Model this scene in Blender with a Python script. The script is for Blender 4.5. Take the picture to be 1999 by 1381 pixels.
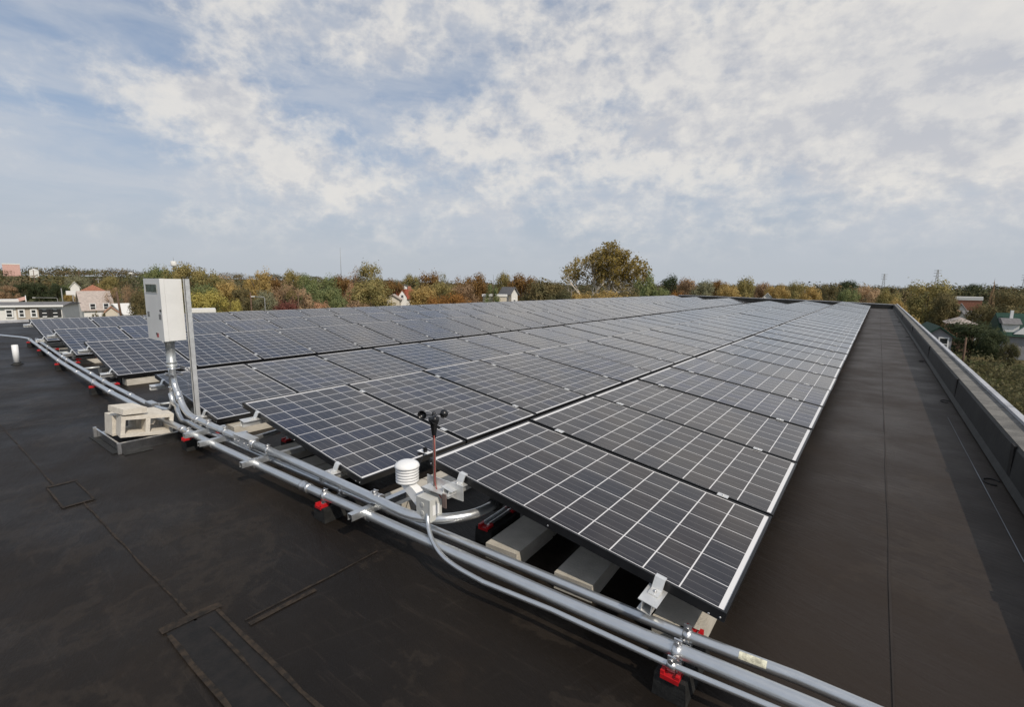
import bpy, bmesh, math, random
from mathutils import Vector, Matrix
R_ = math.radians
rnd = random.Random(7)
for o in list(bpy.data.objects): bpy.data.objects.remove(o)
S = bpy.context.scene
COL = S.collection
PI = math.pi

# ------------------------------------------------------------------ camera
CAM = Vector((1.2668, 0.0, 1.4912))
FPX = 938.66                                   # focal length in photo pixels (1999 wide)
YAW, PITCH, ROLL = R_(-37.0339), R_(8.2618), R_(-0.6052)
fwd = Vector((math.sin(YAW)*math.cos(PITCH), math.cos(YAW)*math.cos(PITCH), -math.sin(PITCH)))
rt0 = Vector((math.cos(YAW), -math.sin(YAW), 0)); dn0 = fwd.cross(rt0)
rt = rt0*math.cos(ROLL) + dn0*math.sin(ROLL); dn = -rt0*math.sin(ROLL) + dn0*math.cos(ROLL)
cam = bpy.data.cameras.new('camera'); cam.sensor_width = 36; cam.lens = 36*FPX/1999
cam.clip_start = 0.05; cam.clip_end = 6000
co = bpy.data.objects.new('camera', cam); COL.objects.link(co)
co.matrix_world = Matrix(((rt.x, -dn.x, -fwd.x, CAM.x), (rt.y, -dn.y, -fwd.y, CAM.y), (rt.z, -dn.z, -fwd.z, CAM.z), (0,0,0,1)))
S.camera = co
def ray(px, py): return rt*((px-999.5)/FPX) + dn*((py-690.5)/FPX) + fwd
def at(px, py, dist):                          # a real point seen in that direction, dist metres away over the ground
    d = ray(px, py); d /= math.hypot(d.x, d.y); return CAM + d*dist
def zof(px, py, dist): return at(px, py, dist).z
def wof(px, w, dist): return (at(px-w/2, 560, dist) - at(px+w/2, 560, dist)).length

# ------------------------------------------------------------------ light
SUN_EL, SUN_AZ = R_(42), R_(-17)               # azimuth measured from +X towards +Y
sd = Vector((math.cos(SUN_EL)*math.cos(SUN_AZ), math.cos(SUN_EL)*math.sin(SUN_AZ), math.sin(SUN_EL)))
sun = bpy.data.lights.new('sun', 'SUN'); sun.energy = 3.1; sun.angle = R_(0.5); sun.color = (1, .91, .79)
so = bpy.data.objects.new('sun', sun); COL.objects.link(so); so.location = (20, -5, 30)
so.rotation_euler = (-sd).to_track_quat('-Z', 'Y').to_euler()
S.view_settings.view_transform = 'Standard'; S.view_settings.look = 'None'
S.view_settings.exposure = 0.0; S.view_settings.gamma = 1
S.render.engine = 'CYCLES'
S.cycles.max_bounces = 6; S.cycles.transparent_max_bounces = 8

# ------------------------------------------------------------------ node helper
class NT:
    def __init__(s, tree): s.t = tree; s.n = tree.nodes; s.l = tree.links
    def add(s, kind, **kw):
        n = s.n.new(kind)
        for k, v in kw.items(): setattr(n, k, v)
        return n
    def put(s, sock, v):
        if hasattr(v, 'is_linked') or isinstance(v, bpy.types.NodeSocket): s.l.new(v, sock)
        else: sock.default_value = v
    def m(s, op, a, b=0.0, c=0.0, clamp=False):
        n = s.add('ShaderNodeMath', operation=op, use_clamp=clamp)
        for i, v in enumerate((a, b, c)): s.put(n.inputs[i], v)
        return n.outputs[0]
    def vm(s, op, a, b=None, scale=None):
        n = s.add('ShaderNodeVectorMath', operation=op); s.put(n.inputs[0], a)
        if b is not None: s.put(n.inputs[1], b)
        if scale is not None: s.put(n.inputs['Scale'], scale)
        return n.outputs['Value'] if op in ('DOT_PRODUCT', 'LENGTH', 'DISTANCE') else n.outputs[0]
    def noise(s, vec, scale, detail=4, rough=.55, dist=0, out=0):
        n = s.add('ShaderNodeTexNoise'); n.inputs['Scale'].default_value = scale; n.inputs['Detail'].default_value = detail
        n.inputs['Roughness'].default_value = rough; n.inputs['Distortion'].default_value = dist
        if vec is not None: s.l.new(vec, n.inputs['Vector'])
        return n.outputs[out]
    def ramp(s, f, lo, hi, a=0.0, b=1.0, smooth=True):
        n = s.add('ShaderNodeMapRange', interpolation_type='SMOOTHSTEP' if smooth else 'LINEAR')
        s.put(n.inputs[0], f)
        for i, v in enumerate((lo, hi, a, b)): s.put(n.inputs[i+1], v)
        return n.outputs[0]
    def mix(s, f, a, b, mode='MIX'):
        n = s.add('ShaderNodeMix', data_type='RGBA', blend_type=mode)
        s.put(n.inputs[0], f); s.put(n.inputs[6], a); s.put(n.inputs[7], b)
        return n.outputs[2]
def c4(c): return (c[0], c[1], c[2], 1)

# ------------------------------------------------------------------ sky: Nishita air with cumulus and veil clouds
W = bpy.data.worlds.new('World'); S.world = W; W.use_nodes = True
W.node_tree.nodes.clear(); k = NT(W.node_tree)
sky = k.add('ShaderNodeTexSky', sky_type='NISHITA'); sky.sun_disc = False
sky.sun_elevation = SUN_EL; sky.sun_rotation = PI/2 - SUN_AZ
sky.air_density = 1.0; sky.dust_density = 1.2; sky.ozone_density = 1.5; sky.altitude = 50
tc = k.add('ShaderNodeTexCoord').outputs['Generated']
d = k.vm('NORMALIZE', tc)
sep = k.add('ShaderNodeSeparateXYZ'); k.l.new(d, sep.inputs[0]); dz = sep.outputs[2]
ds = k.vm('MULTIPLY', d, (1, 1, 1.45))
def dens(vec):
    a = k.noise(vec, 3.3, 3, .5, .2); b = k.noise(vec, 11, 12, .64, .12); c = k.noise(vec, 34, 8, .66, .0)
    e = k.m('ABSOLUTE', k.m('SUBTRACT', k.m('MULTIPLY', k.noise(vec, 13, 5, .55, .0), 2.0), 1.0))     # billows
    return k.m('ADD', k.m('ADD', k.m('ADD', k.m('MULTIPLY', a, .46), k.m('MULTIPLY', b, .62)), k.m('MULTIPLY', c, .15)), k.m('MULTIPLY', k.m('SUBTRACT', .30, e), .36))
n0 = dens(ds)
hv = Vector((sd.x, sd.y, 0)).normalized()*.012
n1 = dens(k.vm('ADD', ds, (hv.x, hv.y, .075)))
BL = [(350,160,95,52,.26),(440,215,110,50,.25),(540,275,110,42,.20),(640,345,140,40,.20),(760,390,160,34,.14),(540,330,40,22,.12),
      (560,40,200,58,.17),(740,90,150,50,.20),(930,20,130,40,.15),
      (1055,165,62,45,.24),(880,250,110,46,.15),(1060,270,220,62,.22),(1300,290,150,55,.20),(1180,90,160,80,.22),(1420,110,260,110,.26),
      (1700,120,260,150,.25),(1950,160,200,220,.28),(1700,320,330,55,.20),(1550,230,220,60,.13),
      (160,30,200,60,-.16),(960,130,60,40,-.13),(800,180,140,36,-.12),(1260,200,110,18,-.09),(120,260,140,60,-.04),(300,380,260,60,-.05)]
tot = n0
for px, py, rx, ry, amp in BL:
    c = ray(px, py).normalized(); h = c.cross(Vector((0,0,1))).normalized(); v = h.cross(c)
    sc = FPX/ c.dot(fwd)                       # pixels per radian there
    h1, v1 = h*(sc/rx), v*(sc/ry)
    p = k.m('POWER', k.vm('DOT_PRODUCT', d, tuple(h1)), 2.0); q = k.m('POWER', k.vm('DOT_PRODUCT', d, tuple(v1)), 2.0)
    tot = k.m('ADD', tot, k.m('MULTIPLY', k.m('POWER', 2.718, k.m('MULTIPLY', k.m('ADD', p, q), -.7)), amp*.78))
low = k.ramp(dz, .02, .13)
cov = k.m('MULTIPLY', k.ramp(tot, .62, 1.0), k.m('MULTIPLY', low, .84))
veil = k.m('MULTIPLY', k.ramp(k.noise(k.vm('MULTIPLY', d, (1.2, 1.2, 4.5)), 3.5, 5, .58, .4), .30, .66, 0, .60), k.ramp(dz, .0, .12))
shade = k.m('ADD', k.m('MULTIPLY', k.m('SUBTRACT', n0, n1), 4.2), .64, clamp=True)
thick = k.ramp(tot, .95, 1.3, 0, .32)
shade = k.m('ADD', k.m('SUBTRACT', shade, thick), k.m('MULTIPLY', k.m('SUBTRACT', k.noise(ds, 19, 8, .62), .5), .9), clamp=True)
ccol = k.mix(shade, c4((5.7, 5.75, 6.05)), c4((8.1, 7.8, 7.35)))
air = k.mix(k.ramp(dz, 0, .34, .85, .45), sky.outputs[0], c4((3.7, 4.55, 6.0)))
air = k.mix(k.ramp(dz, -.02, .30, .93, 0), air, c4((4.95, 5.3, 5.7)))
s1 = k.mix(veil, air, c4((5.8, 6.05, 6.5)))
s2 = k.mix(cov, s1, ccol)
bg = k.add('ShaderNodeBackground'); bg.inputs['Strength'].default_value = .1
k.l.new(s2, bg.inputs[0]); wo = k.add('ShaderNodeOutputWorld'); k.l.new(bg.outputs[0], wo.inputs[0])

# ------------------------------------------------------------------ materials
def mat(name, col, rough=.6, metal=0.0, spec=.5, var=.0, vscale=6., col2=None, bump=0., bscale=40., coord='Object', streak=None, rvar=0.):
    m = bpy.data.materials.new(name); m.use_nodes = True; t = NT(m.node_tree)
    b = t.n['Principled BSDF']; b.inputs['Roughness'].default_value = rough; b.inputs['Metallic'].default_value = metal
    b.inputs['Specular IOR Level'].default_value = spec; b.inputs['Base Color'].default_value = c4(col)
    tc = t.add('ShaderNodeTexCoord').outputs[coord]
    if streak: tc2 = t.vm('MULTIPLY', tc, streak)
    else: tc2 = tc
    if var or col2:
        f = t.ramp(t.noise(tc2, vscale, 6, .62), .3, .7)
        if col2 is None: lo = tuple(x*(1-var) for x in col); hi = tuple(min(1, x*(1+var)) for x in col)
        else: lo, hi = col, col2
        t.l.new(t.mix(f, c4(lo), c4(hi)), b.inputs['Base Color'])
        if rvar: t.l.new(t.ramp(t.noise(tc2, vscale*1.7, 5, .6), .3, .7, rough-rvar, rough+rvar), b.inputs['Roughness'])
    if bump:
        bn = t.add('ShaderNodeBump'); bn.inputs['Strength'].default_value = bump; bn.inputs['Distance'].default_value = .01
        t.l.new(t.noise(tc2, bscale, 5, .6), bn.inputs['Height']); t.l.new(bn.outputs[0], b.inputs['Normal'])
    return m
M = {}
M['galv'] = mat('galvanised_steel', (.64,.655,.66), .31, .84, var=.05, vscale=40, rvar=.03, streak=(.35,1,1))
M['galv_dull'] = mat('dull_galvanised_steel', (.47,.49,.49), .45, .65, var=.14, vscale=26, rvar=.1)
M['angle'] = mat('bright_steel_angle', (.50,.50,.50), .24, 1.0, var=.2, vscale=12)
M['post'] = mat('galvanised_strut', (.62,.63,.63), .45, .45, var=.12, vscale=20)
M['alu'] = mat('aluminium', (.78,.78,.76), .38, .6, var=.10, vscale=14, rvar=.08)
M['zinc'] = mat('zinc_fittings', (.66,.66,.66), .30, .9, var=.15, vscale=30)
M['frame'] = mat('black_anodised_frame', (.012,.012,.013), .34, .2, .5, var=.3, vscale=9)
M['rubber'] = mat('black_rubber', (.016,.016,.015), .75, 0, .4, var=.5, vscale=22, bump=.35, bscale=70)
M['red'] = mat('red_reflective_plastic', (.43,.010,.014), .42, 0, .5, var=.25, vscale=20)
M['concrete'] = mat('concrete_block', (.62,.57,.49), .92, 0, .2, col2=(.74,.69,.60), vscale=11, bump=.8, bscale=110)
M['concrete_grey'] = mat('grey_concrete', (.44,.41,.35), .92, 0, .2, col2=(.56,.52,.45), vscale=8, bump=.45, bscale=120)
M['white_plastic'] = mat('white_plastic', (.82,.82,.81), .40, 0, .5, var=.03, vscale=5)
M['white_paint'] = mat('white_powder_coat', (.74,.74,.72), .42, 0, .5, var=.05, vscale=4)
M['pale_grey'] = mat('pale_grey_plastic', (.52,.52,.49), .5, 0, .5, var=.08, vscale=12)
M['black_plastic'] = mat('black_plastic', (.010,.010,.011), .30, 0, .5)
M['screen'] = mat('display_window', (.075,.105,.105), .15, 0, .6, var=.5, vscale=20)
M['sticker'] = mat('grey_sticker', (.22,.22,.22), .6, 0, .3, var=.5, vscale=120)
M['red_ink'] = mat('red_sticker', (.42,.12,.12), .6, 0, .3, var=.4, vscale=120)
M['cream'] = mat('cream_sticker', (.62,.60,.46), .6, 0, .3, var=.4, vscale=60)
M['ink'] = mat('dark_print', (.05,.05,.05), .6)
M['red_wire'] = mat('red_wire', (.28,.055,.045), .55)
M['brown_mast'] = mat('reddish_metal', (.30,.22,.19), .45, .5, var=.2)
M['patch'] = mat('membrane_patch', (.008,.007,.006), .66, 0, .32, col2=(.016,.013,.011), vscale=14, bump=.25, bscale=40)
M['caulk'] = mat('lap_sealant', (.012,.0095,.0072), .75, 0, .3, col2=(.044,.031,.020), vscale=25, bump=.4, bscale=60)
M['lap'] = mat('membrane_lap_edge', (.025,.0195,.016), .7, 0, .25, col2=(.040,.031,.025), vscale=3)
M['chalk'] = mat('chalk_line', (.30,.31,.32), .9, 0, .1)
M['coping'] = mat('white_metal_edge', (.44,.445,.46), .5, .2, .4, var=.2, vscale=4)

def roof_material():
    m = bpy.data.materials.new('roof_membrane'); m.use_nodes = True; t = NT(m.node_tree); b = t.n['Principled BSDF']
    o = t.add('ShaderNodeTexCoord').outputs['Object']
    rot = t.add('ShaderNodeVectorRotate', rotation_type='Z_AXIS'); t.l.new(o, rot.inputs[0]); rot.inputs['Angle'].default_value = .35; ro = rot.outputs[0]
    big = t.ramp(t.noise(o, .55, 6, .6, .4), .32, .68)
    col = t.mix(big, c4((.0088,.0066,.0050)), c4((.0155,.0118,.0088)))
    px_ = t.add('ShaderNodeSeparateXYZ'); t.l.new(o, px_.inputs[0])
    walk = t.ramp(px_.outputs[0], .75, 1.15)                               # the strip towards the right parapet is lighter
    col = t.mix(t.m('MULTIPLY', walk, .8), col, c4((.033,.0240,.0180)))
    for sc, fr, thr, amt, cc in (((.8,9,1), 2.6, .54, .60, (.044,.034,.026)), ((7,.7,1), 2.8, .56, .50, (.038,.031,.026)), ((2.2,16,1), 3.0, .60, .55, (.006,.0055,.005))):
        col = t.mix(t.ramp(t.noise(t.vm('MULTIPLY', ro if cc[0] < .04 else o, sc), fr, 9, .70, .7), thr, thr+.20, 0, amt*.72), col, c4(cc))
    pud = t.noise(o, .75, 7, .66, .15)                                       # dried puddles with a brown rim of silt
    rim = t.m('MULTIPLY', t.ramp(pud, .535, .56), t.ramp(pud, .56, .60, 1, 0))
    col = t.mix(t.m('MULTIPLY', rim, .20), col, c4((.060,.046,.033)))
    col = t.mix(t.ramp(pud, .54, .76, 0, .35), col, c4((.028,.022,.017)))
    br = t.ramp(t.noise(o, 1.1, 8, .72, .25), .50, .80, 0, .55)
    col = t.mix(br, col, c4((.032,.022,.014)))
    sc2 = t.ramp(t.noise(t.vm('MULTIPLY', ro, (3, 60, 1)), 1.6, 6, .75, 1.2), .65, .73, 0, .6)   # fine scuffs
    col = t.mix(t.m('MULTIPLY', sc2, t.ramp(t.noise(o, 1.7, 4), .42, .62)), col, c4((.11,.095,.08)))
    sp = t.ramp(t.noise(o, 70, 3, .7), .68, .78, 0, .45)
    col = t.mix(sp, col, c4((.085,.075,.065)))
    t.l.new(col, b.inputs['Base Color'])
    t.l.new(t.ramp(t.noise(o, 1.1, 6, .62), .3, .7, .44, .64), b.inputs['Roughness'])
    b.inputs['Specular IOR Level'].default_value = .20
    bn = t.add('ShaderNodeBump'); bn.inputs['Strength'].default_value = .5; bn.inputs['Distance'].default_value = .012
    h = t.m('ADD', t.noise(t.vm('MULTIPLY', ro, (1.2, 5, 1)), 5, 8, .64, .5), t.m('MULTIPLY', t.noise(o, 90, 4, .6), .14))
    t.l.new(h, bn.inputs['Height']); t.l.new(bn.outputs[0], b.inputs['Normal'])
    return m
M['roof'] = roof_material()
M['parapet'] = mat('parapet_membrane', (.018,.018,.017), .6, 0, .35, col2=(.036,.036,.033), vscale=2.6, bump=.25, bscale=20)
M['gravel_cap'] = mat('gravelled_parapet_top', (.13,.125,.115), .9, 0, .3, col2=(.22,.21,.19), vscale=5, bump=.6, bscale=60)

def cell_material():
    m = bpy.data.materials.new('solar_cells'); m.use_nodes = True; t = NT(m.node_tree); b = t.n['Principled BSDF']
    o = t.add('ShaderNodeTexCoord').outputs['Object']
    sp = t.add('ShaderNodeSeparateXYZ'); t.l.new(o, sp.inputs[0])
    u = t.m('DIVIDE', t.m('SUBTRACT', t.m('MULTIPLY', sp.outputs[0], -1.0), .032), .1586)
    v = t.m('DIVIDE', t.m('SUBTRACT', sp.outputs[1], .0192), .1586)
    fu, fv = t.m('FRACT', u), t.m('FRACT', v)
    eu = t.m('ABSOLUTE', t.m('SUBTRACT', fu, .5)); ev = t.m('ABSOLUTE', t.m('SUBTRACT', fv, .5))
    gap = t.m('MAXIMUM', t.m('GREATER_THAN', eu, .4815), t.m('GREATER_THAN', ev, .4865))
    out = t.m('MAXIMUM', t.m('GREATER_THAN', t.m('ABSOLUTE', t.m('SUBTRACT', u, 5.0)), 4.9815), t.m('GREATER_THAN', t.m('ABSOLUTE', t.m('SUBTRACT', v, 3.0)), 2.9865))
    white = t.m('MAXIMUM', gap, out)
    f3 = t.m('FRACT', t.m('MULTIPLY', fv, 3.0))
    bus = t.m('LESS_THAN', t.m('ABSOLUTE', t.m('SUBTRACT', f3, .5)), .020)
    rn = t.add('ShaderNodeObjectInfo').outputs['Random']
    cv = t.add('ShaderNodeCombineXYZ'); t.l.new(t.m('FLOOR', u), cv.inputs[0]); t.l.new(t.m('FLOOR', v), cv.inputs[1]); t.l.new(t.m('MULTIPLY', rn, 97.0), cv.inputs[2])
    wn = t.add('ShaderNodeTexWhiteNoise'); t.l.new(cv.outputs[0], wn.inputs['Vector'])
    pr = t.add('ShaderNodeTexWhiteNoise', noise_dimensions='1D'); t.l.new(t.m('MULTIPLY', rn, 31.0), pr.inputs['W'])
    tone = t.m('ADD', t.m('MULTIPLY', wn.outputs[0], .55), t.m('MULTIPLY', pr.outputs[0], .50))
    cr = t.add('ShaderNodeValToRGB'); e = cr.color_ramp.elements
    e[0].position = .12; e[0].color = (0.0294,0.0238,0.0233,1); e[1].position = .92; e[1].color = (0.0140,0.0196,0.0465,1)
    x = e.new(.38); x.color = (0.0237,0.0217,0.0247,1); x = e.new(.66); x.color = (0.0182,0.0203,0.0303,1)
    t.l.new(tone, cr.inputs[0])
    gr = t.noise(t.vm('ADD', o, t.vm('SCALE', cv.outputs[0], scale=.37)), 60, 3, .6)     # crystal grain
    col = t.mix(t.ramp(gr, .3, .7, .0, .35), cr.outputs[0], c4((.038,.035,.038)))
    col = t.mix(t.m('MULTIPLY', bus, .42), col, c4((.30,.29,.28)))
    col = t.mix(white, col, c4((.72,.71,.70)))
    dust = t.ramp(t.noise(t.vm('ADD', o, t.vm('SCALE', cv.outputs[0], scale=0)), 2.2, 6, .65), .35, .75, .0, .05)
    col = t.mix(dust, col, c4((.30,.27,.23)))
    t.l.new(col, b.inputs['Base Color']); b.inputs['Roughness'].default_value = .11
    b.inputs['Specular IOR Level'].default_value = .55
    return m
M['cells'] = cell_material()

def leaf_material(name, a, c, dark):
    m = bpy.data.materials.new(name); m.use_nodes = True; t = NT(m.node_tree)
    b = t.n['Principled BSDF']; b.inputs['Roughness'].default_value = .75; b.inputs['Specular IOR Level'].default_value = .2
    g = t.add('ShaderNodeNewGeometry'); o = t.add('ShaderNodeTexCoord').outputs['Object']
    clump = t.ramp(t.noise(o, 4.5, 3, .6), .34, .66)
    col = t.mix(clump, c4(a), c4(c))
    col = t.mix(t.ramp(g.outputs['Random Per Island'], .6, 1, 0, .28), col, c4(dark))
    t.l.new(col, b.inputs['Base Color'])
    tr = t.add('ShaderNodeBsdfTranslucent'); t.l.new(col, tr.inputs[0])
    mx = t.add('ShaderNodeMixShader'); mx.inputs[0].default_value = .42
    t.l.new(b.outputs[0], mx.inputs[1]); t.l.new(tr.outputs[0], mx.inputs[2]); t.l.new(mx.outputs[0], t.n['Material Output'].inputs[0])
    return m
LEAF = {n: leaf_material('foliage_'+n, a, c, dk) for n, a, c, dk in [
    ('olive', (.260,.239,.098), (.391,.310,.124), (.147,.140,.058)),
    ('green', (.173,.216,.094), (.277,.293,.124), (.096,.121,.054)),
    ('dark', (.053,.073,.037), (.092,.104,.049), (.034,.044,.022)),
    ('rust', (.231,.135,.053), (.294,.173,.062), (.144,.088,.040)),
    ('orange', (.312,.150,.048), (.372,.198,.060), (.186,.096,.041)),
    ('brown', (.322,.220,.134), (.423,.283,.165), (.192,.134,.086)),
    ('maroon', (.187,.071,.059), (.260,.104,.078), (.104,.045,.036)),
    ('pink', (.516,.272,.170), (.531,.375,.219), (.396,.172,.108)),
    ('yellow', (.442,.385,.114), (.539,.454,.139), (.238,.240,.079)),
    ('golden', (.401,.297,.112), (.534,.380,.147), (.232,.176,.075)),
    ('sage', (.233,.238,.149), (.323,.298,.178), (.138,.148,.090)),
    ('tan', (.454,.326,.204), (.573,.411,.251), (.263,.195,.121)),
    ('sycamore', (.270,.205,.060), (.330,.245,.072), (.190,.145,.048)),
    ('scrub', (.168,.143,.071), (.121,.125,.062), (.074,.063,.038)),
    ('deep', (.150,.138,.068), (.243,.193,.090), (.085,.084,.043))]}
M['bark'] = mat('bark', (.10,.075,.055), .9, 0, .2, var=.4, vscale=5)
M['pale_bark'] = mat('pale_bark', (.55,.50,.43), .85, 0, .2, var=.35, vscale=1.2)
M['wood_pole'] = mat('weathered_pole', (.13,.085,.06), .9, 0, .2, var=.3, vscale=3)
M['grey_pole'] = mat('grey_pole', (.30,.30,.29), .6, .3, .3)

# ------------------------------------------------------------------ mesh builder
class MB:
    def __init__(s): s.bm = bmesh.new()
    def box(s, x0, x1, y0, y1, z0, z1, mi=0, mtx=None):
        vs = [Vector((x, y, z)) for x in (x0, x1) for y in (y0, y1) for z in (z0, z1)]
        if mtx is not None: vs = [mtx @ v for v in vs]
        v = [s.bm.verts.new(p) for p in vs]
        for q in ((0,1,3,2),(4,6,7,5),(0,4,5,1),(2,3,7,6),(0,2,6,4),(1,5,7,3)):
            f = s.bm.faces.new([v[i] for i in q]); f.material_index = mi
        return s
    def poly(s, pts, mi=0):
        f = s.bm.faces.new([s.bm.verts.new(p) for p in pts]); f.material_index = mi; return s
    def prism(s, pts, vec, mi=0):              # extrude a planar outline
        vec = Vector(vec); a = [s.bm.verts.new(Vector(p)) for p in pts]; b = [s.bm.verts.new(Vector(p)+vec) for p in pts]
        n = len(a)
        fs = [s.bm.faces.new(a[::-1]), s.bm.faces.new(b)] + [s.bm.faces.new((a[i], a[(i+1)%n], b[(i+1)%n], b[i])) for i in range(n)]
        for f in fs: f.material_index = mi
        return s
    def tube(s, pts, r, n=14, caps=True, mi=0):
        pts = [Vector(p) for p in pts]; rs = r if isinstance(r, (list, tuple)) else [r]*len(pts)
        rings = []; up = None
        for i, p in enumerate(pts):
            t = (pts[min(i+1, len(pts)-1)] - pts[max(i-1, 0)]).normalized()
            if up is None: up = Vector((0,0,1)) if abs(t.z) < .9 else Vector((1,0,0))
            a = t.cross(up)
            if a.length < 1e-4: a = t.orthogonal()
            a.normalize(); b = a.cross(t).normalized(); up = b
            rings.append([s.bm.verts.new(p + a*rs[i]*math.cos(2*PI*j/n) + b*rs[i]*math.sin(2*PI*j/n)) for j in range(n)])
        for A, B in zip(rings, rings[1:]):
            for j in range(n):
                f = s.bm.faces.new((A[j], A[(j+1)%n], B[(j+1)%n], B[j])); f.smooth = True; f.material_index = mi
        if caps:
            for q in (rings[0][::-1], rings[-1]):
                f = s.bm.faces.new(q); f.material_index = mi
        return s
    def lathe(s, prof, c, n=20, mi=0, axis=(0,0,1)):
        c = Vector(c); ax = Vector(axis).normalized(); a = ax.orthogonal().normalized(); b = ax.cross(a); rings = []
        for r, z in prof:
            rings.append([s.bm.verts.new(c + ax*z + a*r*math.cos(2*PI*j/n) + b*r*math.sin(2*PI*j/n)) for j in range(n)])
        for A, B in zip(rings, rings[1:]):
            for j in range(n):
                f = s.bm.faces.new((A[j], A[(j+1)%n], B[(j+1)%n], B[j])); f.smooth = True; f.material_index = mi
        for q in (rings[0][::-1], rings[-1]):
            f = s.bm.faces.new(q); f.material_index = mi
        return s
    def build(s, name, mats, parent=None, bevel=0, loc=None):
        if bevel:
            bmesh.ops.bevel(s.bm, geom=[e for e in s.bm.edges if len(e.link_faces) == 2 and e.calc_face_angle(0) > .6], offset=bevel, segments=1, affect='EDGES', clamp_overlap=True)
        bmesh.ops.recalc_face_normals(s.bm, faces=s.bm.faces)
        me = bpy.data.meshes.new(name); s.bm.to_mesh(me); s.bm.free()
        for m in (mats if isinstance(mats, (list, tuple)) else [mats]): me.materials.append(m)
        o = bpy.data.objects.new(name, me); COL.objects.link(o)
        if parent is not None: o.parent = parent
        if loc is not None: o.location = loc
        return o
def tag(o, label=None, cat=None, group=None, kind=None):
    if label: o['label'] = label
    if cat: o['category'] = cat
    if group: o['group'] = group
    if kind: o['kind'] = kind
    return o
def thing(name, loc, label, cat, group=None, rz=0):
    o = bpy.data.objects.new(name, None); o.empty_display_size = .2; COL.objects.link(o)
    o.location = loc; o.rotation_euler = (0, 0, rz); return tag(o, label, cat, group)
def clone(o, parent=None, loc=None):
    c = o.copy(); COL.objects.link(c)
    if parent is not None: c.parent = parent
    if loc is not None: c.location = loc
    for ch in list(o.children): clone(ch, c)
    return c
ORD = ['first','second','third','fourth','fifth','sixth','seventh','eighth','ninth','tenth','eleventh','twelfth','thirteenth','fourteenth','fifteenth','sixteenth','seventeenth','eighteenth','nineteenth','twentieth'] + ['twenty-'+x for x in ('first','second','third','fourth','fifth','sixth','seventh','eighth','ninth')] + ['thirtieth'] + ['thirty-'+x for x in ('first','second','third','fourth','fifth','sixth','seventh','eighth','ninth')] + ['fortieth','forty-first','forty-second']
def arc(c, r, a0, a1, u, v, n=10):             # points on an arc round c in the plane of u and v
    c, u, v = Vector(c), Vector(u), Vector(v)
    return [c + u*r*math.cos(R_(a0+(a1-a0)*i/n)) + v*r*math.sin(R_(a0+(a1-a0)*i/n)) for i in range(n+1)]

# ------------------------------------------------------------------ the flat roof
GZ = -8.0
XL, XR, YN, YF = -22.3, 2.2, -7.0, 44.2
tag(MB().prism([(XL,YN,GZ),(XR,YN,GZ),(XR,YF,GZ),(-14.2,YF,GZ),(-14.2,20,GZ),(XL,20,GZ)], (0,0,-GZ)).build('flat_roof', M['roof']), kind='structure')
def strip(name, x0, x1, y0, y1, z, m, wob=.0, seg=.12):
    b = MB(); r = random.Random(int((x0+y0)*997)); L = max(x1-x0, y1-y0); n = max(2, int(L/seg)); along = x1-x0 >= y1-y0
    rows = []
    for i in range(n+1):
        f = i/n; e0, e1 = r.uniform(-wob, wob), r.uniform(-wob, wob)
        if along: rows.append(((x0+(x1-x0)*f, y0+e0, z), (x0+(x1-x0)*f, y1+e1, z)))
        else: rows.append(((x0+e0, y0+(y1-y0)*f, z), (x1+e1, y0+(y1-y0)*f, z)))
    for a, c in zip(rows, rows[1:]): b.poly((a[0], a[1], c[1], c[0]))
    return tag(b.build(name, m), kind='structure')
strip('membrane_seam_patch', -1.02, 1.9, .60, .79, .004, M['patch'], .006)
strip('membrane_seam_patch', -3.36, -2.87, .61, .76, .004, M['patch'], .006)
strip('seam_sealant', -1.0, 1.9, .783, .80, .008, M['caulk'], .004); strip('seam_sealant', -.98, 1.9, .590, .609, .008, M['caulk'], .004)
strip('seam_sealant', -.9, 1.7, .724, .734, .009, M['caulk'], .006)
strip('seam_sealant', -1.06, -1.0, .585, .82, .007, M['caulk'], .012);
strip('seam_sealant', -2.87, -1.0, .702, .711, .004, M['caulk'], .004); strip('seam_sealant', -8.0, -3.36, .645, .653, .004, M['caulk'], .004)
strip('seam_sealant', -3.38, -3.35, .60, .775, .008, M['caulk'], .006); strip('seam_sealant', -2.88, -2.85, .60, .775, .008, M['caulk'], .006)
strip('seam_sealant', -3.36, -2.87, .60, .612, .008, M['caulk'], .003); strip('seam_sealant', -3.36, -2.87, .758, .768, .008, M['caulk'], .003)
strip('seam_sealant', -.835, -.823, .84, 1.55, .004, M['caulk'], .005); strip('seam_sealant', -.80, -.775, .84, 1.15, .004, M['caulk'], .008)
strip('seam_sealant', -5.5, -5.49, -1, 1.5, .004, M['caulk'], .004); strip('seam_sealant', -9, -8.99, -1, 1.5, .004, M['caulk'], .004)
strip('membrane_lap', 1.449, 1.457, 1.0, 44.1, .004, M['lap'], .004, .5)
strip('chalk_line', 2.043, 2.047, 3.6, 7.4, .005, M['chalk'], .001, .4)
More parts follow.
